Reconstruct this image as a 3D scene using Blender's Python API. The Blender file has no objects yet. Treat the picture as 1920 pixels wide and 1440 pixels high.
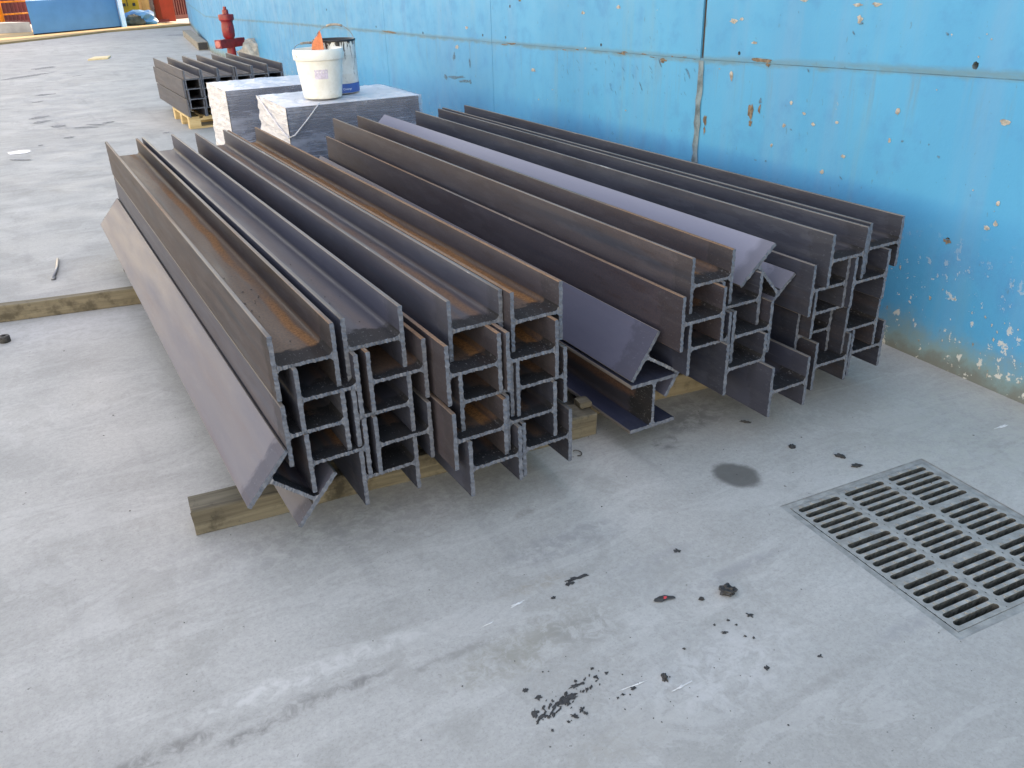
import bpy, bmesh, math, random
from mathutils import Vector, Matrix, noise as mnoise
rnd = random.Random(7)
C = bpy.context.scene.collection
R = math.radians

# ------------------------------------------------------------------ camera
F_PX, PITCH, ROLL, YAW, CAM_H = 1567.3, 0.46, -0.0309, 0.504, 1.4303
def cam_axes():
    cp, sp, c, s = math.cos(PITCH), math.sin(PITCH), math.cos(ROLL), math.sin(ROLL)
    fwd = Vector((0, cp, -sp)); up = Vector((0, sp, cp)); rt = Vector((1, 0, 0))
    r2 = c*rt + s*up; u2 = -s*rt + c*up
    q = Matrix.Rotation(-YAW, 3, 'Z')
    return q @ r2, q @ u2, q @ fwd
RT, UP, FW = cam_axes()
cam_d = bpy.data.cameras.new('camera'); cam = bpy.data.objects.new('camera', cam_d); C.objects.link(cam)
m = Matrix((RT, UP, -FW)).transposed().to_4x4(); m.translation = Vector((0, 0, CAM_H))
cam.matrix_world = m
cam_d.sensor_width = 36; cam_d.lens = 36*F_PX/1920; cam_d.clip_end = 2000; cam_d.clip_start = 0.05
bpy.context.scene.camera = cam

# ------------------------------------------------------------------ light
SUN_AZ, SUN_EL = R(50), R(28)          # the sun stands behind the tall blue wall, to the right
world = bpy.data.worlds.new('World'); bpy.context.scene.world = world; world.use_nodes = True
nt = world.node_tree; nt.nodes.clear()
sky = nt.nodes.new('ShaderNodeTexSky'); sky.sky_type = 'NISHITA'; sky.sun_disc = False
sky.sun_elevation = SUN_EL; sky.sun_rotation = SUN_AZ; sky.air_density = 1.2; sky.dust_density = 0.6; sky.ozone_density = 0.6
bg = nt.nodes.new('ShaderNodeBackground'); bg.inputs[1].default_value = 0.15
wo = nt.nodes.new('ShaderNodeOutputWorld'); nt.links.new(sky.outputs[0], bg.inputs[0]); nt.links.new(bg.outputs[0], wo.inputs[0])
sl = bpy.data.lights.new('sun', 'SUN'); sl.energy = 2.2; sl.angle = R(0.6); sl.color = (1, .97, .92)
so = bpy.data.objects.new('sun', sl); C.objects.link(so)
sd = Vector((math.sin(SUN_AZ)*math.cos(SUN_EL), math.cos(SUN_AZ)*math.cos(SUN_EL), math.sin(SUN_EL)))
so.rotation_euler = sd.to_track_quat('Z', 'Y').to_euler()
vs = bpy.context.scene.view_settings
vs.view_transform = 'Standard'; vs.look = 'None'; vs.gamma = 1; vs.use_curve_mapping = False
vs.exposure = 2.5
vs.use_white_balance = True; vs.white_balance_temperature = 11300; vs.white_balance_tint = 25

# ------------------------------------------------------------------ helpers
def ray(px, py): return (RT*((px-960)/F_PX) - UP*((py-720)/F_PX) + FW)
def G(px, py, z=0.0):
    d = ray(px, py); t = (z-CAM_H)/d.z
    return Vector((d.x*t, d.y*t, z))
def proj(P):
    q = Vector(P) - Vector((0, 0, CAM_H)); w = q.dot(FW)
    return 960 + F_PX*q.dot(RT)/w, 720 - F_PX*q.dot(UP)/w
def height_at(b, py):                      # height above point b that reaches picture row py
    lo, hi = 0.0, 12.0
    for _ in range(40):
        mid = (lo+hi)/2
        if proj((b.x, b.y, mid))[1] > py: lo = mid
        else: hi = mid
    return lo

class MB:
    def __init__(s): s.v = []; s.f = []; s.m = []
    def add(s, vs, fs, mat=0):
        o = len(s.v); s.v += [tuple(v) for v in vs]; s.f += [tuple(i+o for i in f) for f in fs]; s.m += [mat]*len(fs)
    def box(s, a, b, mat=0, M=None, skip=()):
        x0, y0, z0 = a; x1, y1, z1 = b
        vs = [Vector(p) for p in ((x0,y0,z0),(x1,y0,z0),(x1,y1,z0),(x0,y1,z0),(x0,y0,z1),(x1,y0,z1),(x1,y1,z1),(x0,y1,z1))]
        if M: vs = [M @ v for v in vs]
        fs = [(0,3,2,1),(4,5,6,7),(0,1,5,4),(2,3,7,6),(1,2,6,5),(3,0,4,7)]
        s.add(vs, [f for i, f in enumerate(fs) if i not in skip], mat)
    def bbox(s, a, b, bev, mat=0, M=None):
        bm = bmesh.new(); x0, y0, z0 = a; x1, y1, z1 = b
        bmesh.ops.create_cube(bm, size=1)
        for v in bm.verts: v.co = Vector(((x0+x1)/2+v.co.x*(x1-x0), (y0+y1)/2+v.co.y*(y1-y0), (z0+z1)/2+v.co.z*(z1-z0)))
        bmesh.ops.bevel(bm, geom=list(bm.edges), offset=bev, segments=2, affect='EDGES', profile=.6)
        bm.verts.index_update()
        s.add([(M @ v.co if M else v.co.copy()) for v in bm.verts], [[v.index for v in f.verts] for f in bm.faces], mat); bm.free()
    def lathe(s, prof, n=32, mat=0, M=None, cap0=False, cap1=False):
        vs = []
        for r, z in prof:
            for k in range(n):
                a = 2*math.pi*k/n; vs.append(Vector((r*math.cos(a), r*math.sin(a), z)))
        if M: vs = [M @ v for v in vs]
        fs = []
        for i in range(len(prof)-1):
            for k in range(n):
                fs.append((i*n+k, i*n+(k+1) % n, (i+1)*n+(k+1) % n, (i+1)*n+k))
        if cap0: fs.append(tuple(reversed(range(n))))
        if cap1: fs.append(tuple(range((len(prof)-1)*n, len(prof)*n)))
        s.add(vs, fs, mat)
    def tube(s, pts, r, n=8, mat=0):
        pts = [Vector(p) for p in pts]; vs = []; fs = []
        for i, p in enumerate(pts):
            t = (pts[min(i+1, len(pts)-1)] - pts[max(i-1, 0)]).normalized()
            a = t.cross(Vector((0, 0, 1)) if abs(t.z) < .95 else Vector((1, 0, 0))).normalized(); b = t.cross(a)
            rr = r[i] if isinstance(r, (list, tuple)) else r
            for k in range(n):
                q = 2*math.pi*k/n; vs.append(p + a*rr*math.cos(q) + b*rr*math.sin(q))
        for i in range(len(pts)-1):
            for k in range(n):
                fs.append((i*n+k, i*n+(k+1) % n, (i+1)*n+(k+1) % n, (i+1)*n+k))
        fs.append(tuple(reversed(range(n)))); fs.append(tuple(range((len(pts)-1)*n, len(pts)*n)))
        s.add(vs, fs, mat)
    def poly(s, pts, mat=0): s.add(pts, [tuple(range(len(pts)))], mat)
    def mesh(s, name, mats, smooth=False):
        me = bpy.data.meshes.new(name); me.from_pydata(s.v, [], s.f); 
        for mm in mats: me.materials.append(mm)
        me.polygons.foreach_set('material_index', s.m)
        if smooth: me.polygons.foreach_set('use_smooth', [True]*len(s.f))
        me.update(); return me
    def build(s, name, mats, parent=None, smooth=False, loc=None, rot=None):
        if not isinstance(mats, (list, tuple)): mats = [mats]
        return put(name, s.mesh(name, mats, smooth), parent, loc, rot)
def put(name, me, parent=None, loc=None, rot=None):
    o = bpy.data.objects.new(name, me); C.objects.link(o)
    if parent: o.parent = parent
    if loc is not None: o.location = loc
    if rot is not None: o.rotation_euler = rot
    return o
def tag(o, label, cat, group=None):
    o['kind'] = 'thing'; o['label'] = label; o['category'] = cat
    if group: o['group'] = group
    return o
def thing(name, label, cat, loc=(0, 0, 0), rot=(0, 0, 0), group=None):
    return tag(put(name, None, None, loc, rot), label, cat, group)
def structure(o): o['kind'] = 'structure'; return o
def auto_smooth(o, deg=35):
    me = o.data; me.polygons.foreach_set('use_smooth', [True]*len(me.polygons))
    bm = bmesh.new(); bm.from_mesh(me)
    for e in bm.edges:
        if len(e.link_faces) == 2 and e.calc_face_angle(0) > R(deg): e.smooth = False
    bm.to_mesh(me); bm.free(); return o

# ------------------------------------------------------------------ materials
class NT:
    def __init__(s, name):
        s.mat = bpy.data.materials.new(name); s.mat.use_nodes = True; s.t = s.mat.node_tree
        s.p = s.t.nodes['Principled BSDF']; s.out = s.t.nodes['Material Output']
    def n(s, typ, ins=None, **kw):
        nd = s.t.nodes.new('ShaderNode'+typ)
        for k, v in kw.items(): setattr(nd, k, v)
        for k, v in (ins or {}).items(): s.set(nd.inputs[k], v)
        return nd
    def set(s, inp, v):
        if isinstance(v, bpy.types.NodeSocket): s.t.links.new(v, inp)
        elif isinstance(v, bpy.types.Node): s.t.links.new(v.outputs[0], inp)
        else:
            if isinstance(v, tuple) and len(v) == 3 and inp.type == 'RGBA': v = (*v, 1)
            inp.default_value = v
    def math(s, op, a, b=0.0, c=None, clamp=False):
        nd = s.t.nodes.new('ShaderNodeMath'); nd.operation = op; nd.use_clamp = clamp
        s.set(nd.inputs[0], a); s.set(nd.inputs[1], b)
        if c is not None: s.set(nd.inputs[2], c)
        return nd.outputs[0]
    def mix(s, f, a, b, blend='MIX'):
        nd = s.t.nodes.new('ShaderNodeMix'); nd.data_type = 'RGBA'; nd.blend_type = blend
        s.set(nd.inputs[0], f); s.set(nd.inputs[6], a); s.set(nd.inputs[7], b); return nd.outputs[2]
    def ramp(s, f, lo, hi, a=0.0, b=1.0):
        nd = s.t.nodes.new('ShaderNodeMapRange'); nd.interpolation_type = 'SMOOTHSTEP'
        s.set(nd.inputs[0], f); nd.inputs[1].default_value = lo; nd.inputs[2].default_value = hi
        nd.inputs[3].default_value = a; nd.inputs[4].default_value = b; return nd.outputs[0]
    def coord(s, kind='Object'): return s.n('TexCoord').outputs[kind]
    def pos(s): return s.n('NewGeometry').outputs['Position']
    def map(s, v, scale=(1, 1, 1), rot=(0, 0, 0), loc=(0, 0, 0)):
        return s.n('Mapping', {0: v, 1: loc, 2: rot, 3: scale}).outputs[0]
    def noise(s, v, scale=5, detail=4, rough=.55, w=None, dist=0.0):
        nd = s.n('TexNoise', noise_dimensions='4D' if w is not None else '3D')
        s.set(nd.inputs['Vector'], v); nd.inputs['Scale'].default_value = scale
        nd.inputs['Detail'].default_value = detail; nd.inputs['Roughness'].default_value = rough; nd.inputs['Distortion'].default_value = dist
        if w is not None: s.set(nd.inputs['W'], w)
        return nd.outputs[0]
    def voro(s, v, scale, feature='F1'):
        nd = s.n('TexVoronoi', feature=feature); s.set(nd.inputs['Vector'], v); nd.inputs['Scale'].default_value = scale
        return nd
    def sep(s, v): return s.n('SeparateXYZ', {0: v}).outputs
    def bump(s, h, strength=.3, dist=.01):
        nd = s.n('Bump', {'Height': h, 'Strength': strength, 'Distance': dist}); s.t.links.new(nd.outputs[0], s.p.inputs['Normal'])
    def done(s, col=None, rough=None, metal=None, spec=None):
        for k, v in (('Base Color', col), ('Roughness', rough), ('Metallic', metal), ('Specular IOR Level', spec)):
            if v is not None: s.set(s.p.inputs[k], v)
        return s.mat
def plain(name, col, rough=.6, metal=0.0, var=.25, scale=8, bump=.1, spec=.5):
    t = NT(name); v = t.coord(); n1 = t.noise(v, scale, 5, .6)
    dark = tuple(c*(1-var) for c in col); lite = tuple(min(1, c*(1+var)) for c in col)
    t.bump(t.noise(v, scale*6, 3), bump, .003)
    return t.done(t.mix(t.ramp(n1, .3, .7), dark, lite), rough, metal, spec)

def mat_steel(name, role):
    t = NT(name); oi = t.n('ObjectInfo'); v = t.coord(); w = t.math('MULTIPLY', oi.outputs['Random'], 40.0)
    colr = t.n('SeparateColor', {0: oi.outputs['Color']}).outputs
    xyz = t.sep(v)
    st = t.noise(t.map(v, (16, 1.3, 16)), 1.0, 5, .6, w)
    bl = t.noise(t.map(v, (5, 2.2, 5)), 1.0, 4, .6, t.math('ADD', w, 7.0))
    fine = t.noise(v, 160, 3, .7, w)
    if role == 'cut':
        g = t.noise(v, 70, 5, .7, w)
        col = t.mix(t.ramp(g, .25, .75), (.070, .084, .110), (.155, .182, .230))
        col = t.mix(t.ramp(t.noise(v, 130, 3, .7, w), .60, .74, 0, .6), col, (.04, .042, .05))
        col = t.mix(t.ramp(bl, .62, .8, 0, .35), col, (.16, .12, .09))
        t.bump(g, .5, .002); return t.done(col, .55, .25, .5)
    dark, lite = (.026, .031, .042), (.046, .054, .070)
    col = t.mix(t.ramp(st, .3, .72), dark, lite)
    col = t.mix(t.ramp(bl, .45, .75, 0, .5), col, (.060, .069, .088))
    col = t.mix(t.ramp(bl, .25, .42, .25, 0), col, (.054, .051, .050))
    # blue mill scale and paleness, painted sky reflection on the tipped beam: per-object colour (R pale, G rust, B blue)
    flk = t.noise(t.map(v, (24, 4.5, 24)), 1.0, 7, .7, t.math('ADD', w, 21.0))
    col = t.mix(t.ramp(flk, .52, .57, 0, .45), col, (.072, .080, .096))
    col = t.mix(t.ramp(flk, .39, .43, .6, 0), col, (.024, .023, .026))
    scr = t.noise(t.map(v, (90, 2.5, 90), (0, R(4), R(7))), 1.0, 3, .6, w)
    col = t.mix(t.ramp(scr, .68, .72, 0, .45), col, (.16, .16, .17))
    col = t.mix(t.math('MULTIPLY', colr[2], .6), col, (.055, .066, .140))
    col = t.mix(t.math('MULTIPLY', colr[0], .75), col, (.255, .258, .325))
    if role == 'web': col = t.mix(t.math('MULTIPLY_ADD', colr[0], -.9, .55, True), col, (.030, .028, .028))
    rn = t.noise(t.map(v, (20, 1.0, 20)), 1.0, 6, .65, t.math('ADD', w, 3.0))
    rmask = t.ramp(t.math('ADD', rn, t.math('MULTIPLY', colr[1], .42)), .62, .9)
    rcol = t.mix(t.ramp(fine, .3, .7), (.15, .062, .026), (.36, .165, .068))
    if role == 'web':
        bx = t.math('MULTIPLY', t.math('SUBTRACT', oi.outputs['Alpha'], .5), .16)
        wob = t.math('MULTIPLY', t.math('SUBTRACT', t.noise(t.map(v, (1, 2.5, 1)), 1.0, 3, .5, w), .5), .07)
        d = t.math('ABSOLUTE', t.math('SUBTRACT', t.math('ADD', xyz[0], wob), bx))
        band = t.ramp(d, .006, .028, 1, 0)
        brk = t.ramp(t.noise(t.map(v, (6, 1.2, 6)), 1.0, 5, .6, t.math('ADD', w, 11.0)), .30, .62, .25, 1)
        col = t.mix(t.math('MULTIPLY', t.math('MULTIPLY', colr[1], .45), t.ramp(bl, .3, .6)), col, (.070, .053, .045))
        rmask = t.math('MAXIMUM', t.math('MULTIPLY', rmask, .30), t.math('MULTIPLY', t.math('MULTIPLY', band, brk), t.math('MULTIPLY', colr[1], 1.25), None, True))
    else:
        rmask = t.math('MULTIPLY', rmask, .14)
    if role == 'edge':
        col = t.mix(t.ramp(st, .3, .7), (.085, .079, .078), (.175, .157, .150))
        col = t.mix(t.ramp(t.noise(t.map(v, (30, 5, 30)), 1.0, 5, .7, w), .62, .7, 0, .8), col, (.42, .40, .38))
        rmask = t.ramp(t.math('ADD', rn, t.math('MULTIPLY', colr[1], .30)), .66, .95, 0, .6)
    col = t.mix(rmask, col, rcol)
    # saw-cut grime over the first hand-width of the near end
    ge = t.math('SUBTRACT', xyz[1], t.math('MULTIPLY', t.noise(v, 22, 4, .6, w), t.math('MULTIPLY_ADD', oi.outputs['Random'], .14, .05)))
    gm = t.ramp(ge, .0, .035, 1, 0)
    spk = t.ramp(t.noise(t.map(v, (220, 90, 220)), 1.0, 2, .6, w), .60, .72)
    gcol = t.mix(spk, (.018, .019, .022), (.14, .15, .17))
    if role != 'edge': col = t.mix(t.math('MULTIPLY', gm, .95 if role == 'web' else .32), col, gcol)
    if role == 'flange': col = t.mix(1.0, col, (.66, .69, .74), 'MULTIPLY')
    if role == 'web': col = t.mix(1.0, col, (.82, .82, .84), 'MULTIPLY')

    t.bump(t.math('ADD', t.math('MULTIPLY', fine, .4), st), .12, .002)
    rg = t.math('ADD', t.math('ADD', t.ramp(st, .2, .8, .44, .62), t.math('MULTIPLY', gm, .25)), t.math('MULTIPLY', rmask, .35), None, True)
    return t.done(col, rg, .0, .22)
ST = {r: mat_steel('steel_'+r, r) for r in ('web', 'flange', 'edge', 'cut')}

def mat_ground():
    t = NT('worn_concrete'); P = t.pos(); xyz = t.sep(P)
    big = t.noise(P, .55, 4, .55); mid = t.noise(t.map(P, (1, 1, 1), (0, 0, .45)), 2.6, 6, .62, None, .6)
    strk = t.noise(t.map(P, (1.3, 4.2, 1), (0, 0, R(-24))), 1.0, 6, .62)
    trow = t.noise(t.map(P, (5, .5, 1), (0, 0, R(10))), 1.0, 5, .6)
    fine = t.noise(P, 55, 6, .75); grit = t.noise(P, 300, 2, .6)
    col = t.mix(t.ramp(big, .3, .7), (.36, .355, .345), (.44, .436, .425))
    col = t.mix(t.ramp(mid, .46, .64, 0, .32), col, (.285, .283, .272))
    col = t.mix(t.ramp(strk, .50, .66, 0, .35), col, (.50, .495, .485))
    col = t.mix(t.ramp(strk, .28, .42, .35, 0), col, (.28, .275, .265))
    col = t.mix(t.ramp(trow, .56, .68, 0, .3), col, (.24, .24, .24))
    col = t.mix(t.ramp(t.noise(P, 1.1, 5, .65, None, .8), .60, .72, 0, .40), col, (.265, .25, .215))
    col = t.mix(t.ramp(fine, .3, .72, .30, 0), col, (.17, .17, .165))
    col = t.mix(t.ramp(t.noise(P, 140, 4, .7), .35, .5, .28, 0), col, (.19, .19, .185))
    col = t.mix(t.ramp(grit, .66, .74, 0, .35), col, (.6, .6, .6))
    col = t.mix(t.ramp(t.noise(P, 38, 3, .7), .70, .74, 0, .7), col, (.09, .09, .09))
    smear = t.noise(t.map(P, (2.2, 6, 1), (0, 0, R(-32))), 1.0, 7, .68, None, 1.2)
    col = t.mix(t.ramp(smear, .535, .555, 0, .16), col, (.53, .525, .52))
    col = t.mix(t.ramp(t.noise(t.map(P, (4.5, 3.2, 1), (0, 0, .3), (5, 2, 0)), 1.0, 7, .65, None, .7), .555, .59, 0, .22), col, (.255, .25, .235))
    wob = t.math('MULTIPLY', t.math('SUBTRACT', t.noise(P, 9, 5, .7), .5), 1.0)
    def ell(x, y, rx, ry, ang, soft=.4, wb=.9):
        q = t.map(P, (1, 1, 1), (0, 0, 0), (-x, -y, 0))
        q = t.map(q, (1/rx, 1/ry, 0), (0, 0, -ang))
        d = t.n('VectorMath', {0: q}, operation='LENGTH').outputs['Value']
        return t.ramp(t.math('ADD', d, t.math('MULTIPLY', wob, wb)), 1-soft, 1+soft, 1, 0)
    tex = t.ramp(t.noise(P, 24, 7, .72, None, .6), .40, .60, .15, 1)
    def tone_patch(p, rx, ry, ang, c, a, soft=.4, wb=.9, textured=True):
        nonlocal col
        f = t.math('MULTIPLY', ell(p.x, p.y, rx, ry, ang, soft, wb), a)
        col = t.mix(t.math('MULTIPLY', f, tex) if textured else f, col, c)
    def streak(px0, py0, px1, py1, w, c, a, wb=2.2):
        p, q = G(px0, py0), G(px1, py1); d = q-p
        tone_patch((p+q)/2, d.length/2, w, math.atan2(d.y, d.x), c, a, .55, wb)
    tone_patch(G(1380, 891), .062, .075, 0, (.095, .092, .088), .85, .22, .75, False)      # oil drip
    tone_patch(G(1250, 830), .05, .04, .3, (.12, .12, .12), .7, .4, .7)
    tone_patch(G(1300, 790), .09, .05, .3, (.13, .13, .13), .55, .6)  # darker floor at the foot of the right pile
    tone_patch(G(985, 962), .03, .02, .3, (.2, .19, .17), .6, .5)
    tone_patch(G(1040, 1165), .16, .07, .4, (.27, .26, .235), .5, .6, 1.6)
    tone_patch(G(1250, 1080), .16, .05, .35, (.29, .29, .285), .5, .6, 1.5)
    tone_patch(G(240, 490), .35, .3, 0, (.26, .25, .215), .35, .7)
    tone_patch(G(500, 1000), .4, .12, -.1, (.25, .25, .25), .4, .7)  # darker floor along the front of the left pile
    tone_patch(G(760, 960), .45, .12, -.1, (.22, .22, .22), .5, .7)  # second darker band before the left pile
    streak(1010, 1185, 700, 1268, .012, (.24, .235, .225), .75)
    streak(730, 1255, 600, 1310, .016, (.19, .185, .18), .9, 1.6)
    streak(610, 1300, 520, 1345, .022, (.20, .195, .19), .8, 2.0)
    streak(560, 1335, 400, 1405, .014, (.19, .185, .18), .9, 2.4)
    streak(420, 1385, 190, 1440, .022, (.19, .185, .18), .9, 2.0)
    streak(800, 1190, 330, 1350, .03, (.56, .555, .55), .55, 1.0)
    streak(950, 1020, 1180, 1010, .05, (.23, .23, .235), .55, 1.8)
    streak(1290, 1085, 1480, 1050, .022, (.27, .27, .275), .7, .9)
    streak(1150, 1060, 1300, 1035, .02, (.28, .28, .285), .6, .9)
    streak(1620, 1180, 1800, 1160, .02, (.27, .27, .28), .6, .9)
    streak(1480, 1180, 1720, 1330, .012, (.26, .25, .24), .6, 1.5)
    tone_patch(G(1180, 1380), .16, .05, .2, (.30, .285, .26), .5, .5, 1.6)
    tone_patch(G(960, 1230), .12, .06, .5, (.26, .25, .22), .75, .6, 1.9)
    tone_patch(G(1100, 1180), .09, .05, .5, (.24, .235, .22), .7, .6, 1.9)
    tone_patch(G(1010, 1095), .10, .02, .5, (.27, .24, .20), .6, .6, 1.9)
    tone_patch(G(1350, 1260), .22, .10, .4, (.52, .52, .525), .5, .6, 1.2)
    tone_patch(G(1300, 770), .25, .10, .1, (.20, .20, .195), .65, .7, 1.4)  # wider darker patch before the right pile
    tone_patch(G(1590, 760), .22, .08, .1, (.25, .25, .24), .5, .7, 1.4)  # darker floor below the beams nearest the wall
    tone_patch(G(1850, 800), .5, .35, .2, (.40, .41, .37), .5, .6)
    tone_patch(G(200, 72), 5.5, 1.6, .5, (.25, .25, .262), .6, .8)
    tone_patch(G(120, 110), 3.5, 1.4, .2, (.31, .31, .315), .5, .8)
    tone_patch(G(30, 620), .9, .3, 0, (.47, .47, .475), .5, .8)
    t.bump(t.math('ADD', t.math('MULTIPLY', fine, .5), t.math('MULTIPLY', mid, .3)), .10, .003)
    return t.done(col, t.ramp(mid, .3, .7, .62, .85), 0, .35)
M_GROUND = mat_ground()

def mat_wall(joint=False):
    t = NT('blue_wall_paint'); P = t.pos(); xyz = t.sep(P)
    n1 = t.noise(P, .9, 4, .55); n2 = t.noise(P, 6, 6, .65)
    col = t.mix(t.ramp(n1, .3, .7), (.006, .265, .50), (.012, .315, .565))
    vert = t.noise(t.map(P, (5, 5, .35)), 1.0, 5, .6)
    col = t.mix(t.ramp(vert, .5, .72, 0, .45), col, (.075, .275, .48))
    col = t.mix(t.ramp(t.noise(t.map(P, (3.2, 3.2, .25)), 1.0, 5, .65), .56, .76, 0, .42), col, (.15, .27, .31))
    col = t.mix(t.ramp(n2, .50, .70, 0, .34), col, (.026, .185, .41))
    # scuffs and small chips showing the concrete
    col = t.mix(t.ramp(t.noise(t.map(P, (30, 30, 12), (0, R(35), 0)), 1.0, 3, .6), .685, .72, 0, .75), col, (.045, .20, .33))
    col = t.mix(t.ramp(t.noise(P, 17, 4, .65), .725, .75, 0, .9), col, (.36, .33, .29))
    # dirt and lost paint at the foot
    h = t.math('ADD', xyz[2], t.math('MULTIPLY', t.math('SUBTRACT', t.noise(P, 7, 6, .7), .5), .22))
    col = t.mix(t.ramp(h, .05, .20, .85, 0), col, (.17, .25, .24))
    col = t.mix(t.ramp(h, .0, .085, .95, 0), col, (.135, .15, .145))
    col = t.mix(t.math('MULTIPLY', t.ramp(h, .05, .6, 1, 0), t.ramp(t.noise(P, 24, 4, .7), .60, .64)), col, (.48, .50, .50))
    sv = t.n('VectorMath', {0: t.n('VectorMath', {0: P, 1: (2.842, 1.434, 0)}, operation='SUBTRACT').outputs[0], 1: (.05787, .99832, 0)}, operation='DOT_PRODUCT').outputs['Value']
    cr = t.n('ValToRGB', {0: t.math('DIVIDE', sv, 20.0)}); e = cr.color_ramp.elements
    pts_ = [(0.0, 1.085), (.096, 1.012), (.215, .963), (.375, .915), (.545, .858), (.74, .778), (.93, .722)]
    e[0].position, e[1].position = pts_[0][0], pts_[-1][0]
    for p_, _ in pts_[1:-1]: e.new(p_)
    for el, (p_, z_) in zip(sorted(e, key=lambda q: q.position), pts_): el.color = (z_/2, z_/2, z_/2, 1)
    dz = t.math('SUBTRACT', xyz[2], t.math('MULTIPLY', cr.outputs[0], 2.0))
    jn = t.noise(t.map(P, (7, 7, 22)), 1.0, 6, .7)
    band = t.ramp(t.math('ABSOLUTE', t.math('ADD', dz, t.math('MULTIPLY', t.math('SUBTRACT', jn, .5), .05))), .004, .026, 1, 0)
    col = t.mix(t.math('MULTIPLY', band, t.ramp(jn, .3, .65, .35, .9)), col, (.075, .20, .27))
    below = t.math('MULTIPLY', t.ramp(dz, -.35, -.01), t.ramp(dz, -.01, .0, 1, 0))
    col = t.mix(t.math('MULTIPLY', below, t.ramp(t.noise(t.map(P, (16, 16, 1.2)), 1.0, 5, .7), .52, .70, 0, .5)), col, (.10, .21, .29))
    t.bump(t.math('ADD', n2, t.math('MULTIPLY', t.noise(P, 90, 3), .25)), .25, .006)
    return t.done(col, t.ramp(n2, .3, .7, .45, .62), 0, .3)
M_WALL = mat_wall()
M_JOINT = plain('joint_filler_paint', (.06, .20, .32), .8, 0, .35, 5, .4)
M_MORTAR = plain('bare_mortar', (.115, .175, .21), .9, 0, .45, 14, .5)
M_DARKGAP = plain('dark_joint', (.050, .036, .028), .95, 0, .3, 20, .4)
M_BARE = plain('bare_concrete_chip', (.30, .30, .285), .9, 0, .4, 40, .5)
M_RUSTST = plain('rust_stain', (.15, .115, .088), .9, 0, .5, 60, .4)
M_SCUFF = plain('dark_scuff', (.045, .15, .24), .8, 0, .4, 60, .3)

def mat_wood(name, a, b, axis=0, dirt=.5):
    t = NT(name); v = t.coord(); w = t.math('MULTIPLY', t.n('ObjectInfo').outputs['Random'], 30.0)
    sc = [34, 34, 34]; sc[axis] = 1.6
    g = t.noise(t.map(v, tuple(sc)), 1.0, 6, .65, w, .4)
    col = t.mix(t.ramp(g, .3, .7), a, b)
    d = t.noise(v, 9, 6, .65, w)
    col = t.mix(t.ramp(d, .5, .68, 0, dirt), col, tuple(c*.35 for c in a))
    col = t.mix(t.ramp(t.noise(v, 30, 5, .7, w), .60, .7, 0, dirt*.8), col, (.07, .06, .05))
    t.bump(g, .35, .004); return t.done(col, .82, 0, .3)
M_WOODOLD = mat_wood('weathered_timber', (.070, .060, .045), (.175, .155, .118), 0, .9)
M_WOODNEW = mat_wood('pine_timber', (.125, .104, .074), (.21, .177, .127), 0, .75)
M_PALLET = mat_wood('pallet_wood', (.50, .34, .17), (.66, .49, .28), 0, .35)
M_WOODGREY = mat_wood('grey_timber', (.20, .175, .15), (.32, .29, .25), 1, .5)

def mat_film_white():
    t = NT('white_stretch_film'); v = t.coord()
    wr = t.noise(t.map(v, (5, 5, 26), (0, R(12), 0)), 1.0, 5, .6, None, .5); cl = t.noise(v, 5, 4, .6)
    col = t.mix(t.ramp(cl, .35, .65), (.56, .56, .61), (.70, .70, .76))
    col = t.mix(t.ramp(wr, .55, .66, 0, .6), col, (.90, .90, .94))
    col = t.mix(t.ramp(wr, .34, .45, .5, 0), col, (.48, .47, .52))
    t.bump(wr, 1.0, .03)
    t.set(t.p.inputs['Alpha'], t.ramp(cl, .3, .75, 1.0, .86))
    return t.done(col, .34, 0, .5)
def mat_film_clear():
    t = NT('clear_stretch_film'); v = t.coord()
    wr = t.noise(t.map(v, (3.2, 3.2, 95), (0, R(5), 0)), 1.0, 6, .7, None, .6); cl = t.noise(t.map(v, (2, 2, 5), (0, R(25), 0)), 1.0, 4, .6)
    dg = t.noise(t.map(v, (30, 30, 5), (0, R(-48), 0)), 1.0, 4, .6)
    a = t.math('ADD', t.ramp(wr, .52, .72, .26, .62), t.ramp(cl, .42, .66, 0, .42), None, True)  # wrinkle highlights painted as pale, more opaque streaks
    a = t.math('ADD', a, t.math('MULTIPLY', t.ramp(dg, .64, .74, 0, .4), t.ramp(cl, .45, .6)), None, True)
    t.bump(t.math('ADD', wr, dg), .8, .012)
    t.set(t.p.inputs['Alpha'], a)
    return t.done((.40, .46, .60), .25, 0, .6)
M_FILMW, M_FILMC = mat_film_white(), mat_film_clear()
M_SHEET = plain('dark_steel_sheet', (.038, .046, .075), .5, .2, .35, 6, .15)
M_PAIL = None
def mat_pail():
    t = NT('white_plastic'); v = t.coord(); n1 = t.noise(v, 14, 6, .7); 
    col = t.mix(t.ramp(n1, .3, .7), (.70, .70, .67), (.82, .83, .82))
    z = t.sep(v)[2]
    gr = t.ramp(t.math('ADD', z, t.math('MULTIPLY', t.noise(v, 25, 5, .7), .08)), .03, .09, .45, 0)
    col = t.mix(gr, col, (.50, .46, .36))
    col = t.mix(t.ramp(t.noise(v, 45, 4, .7), .66, .72, 0, .5), col, (.30, .27, .22))
    return t.done(col, .42, 0, .45)
M_PAIL = mat_pail()
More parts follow.
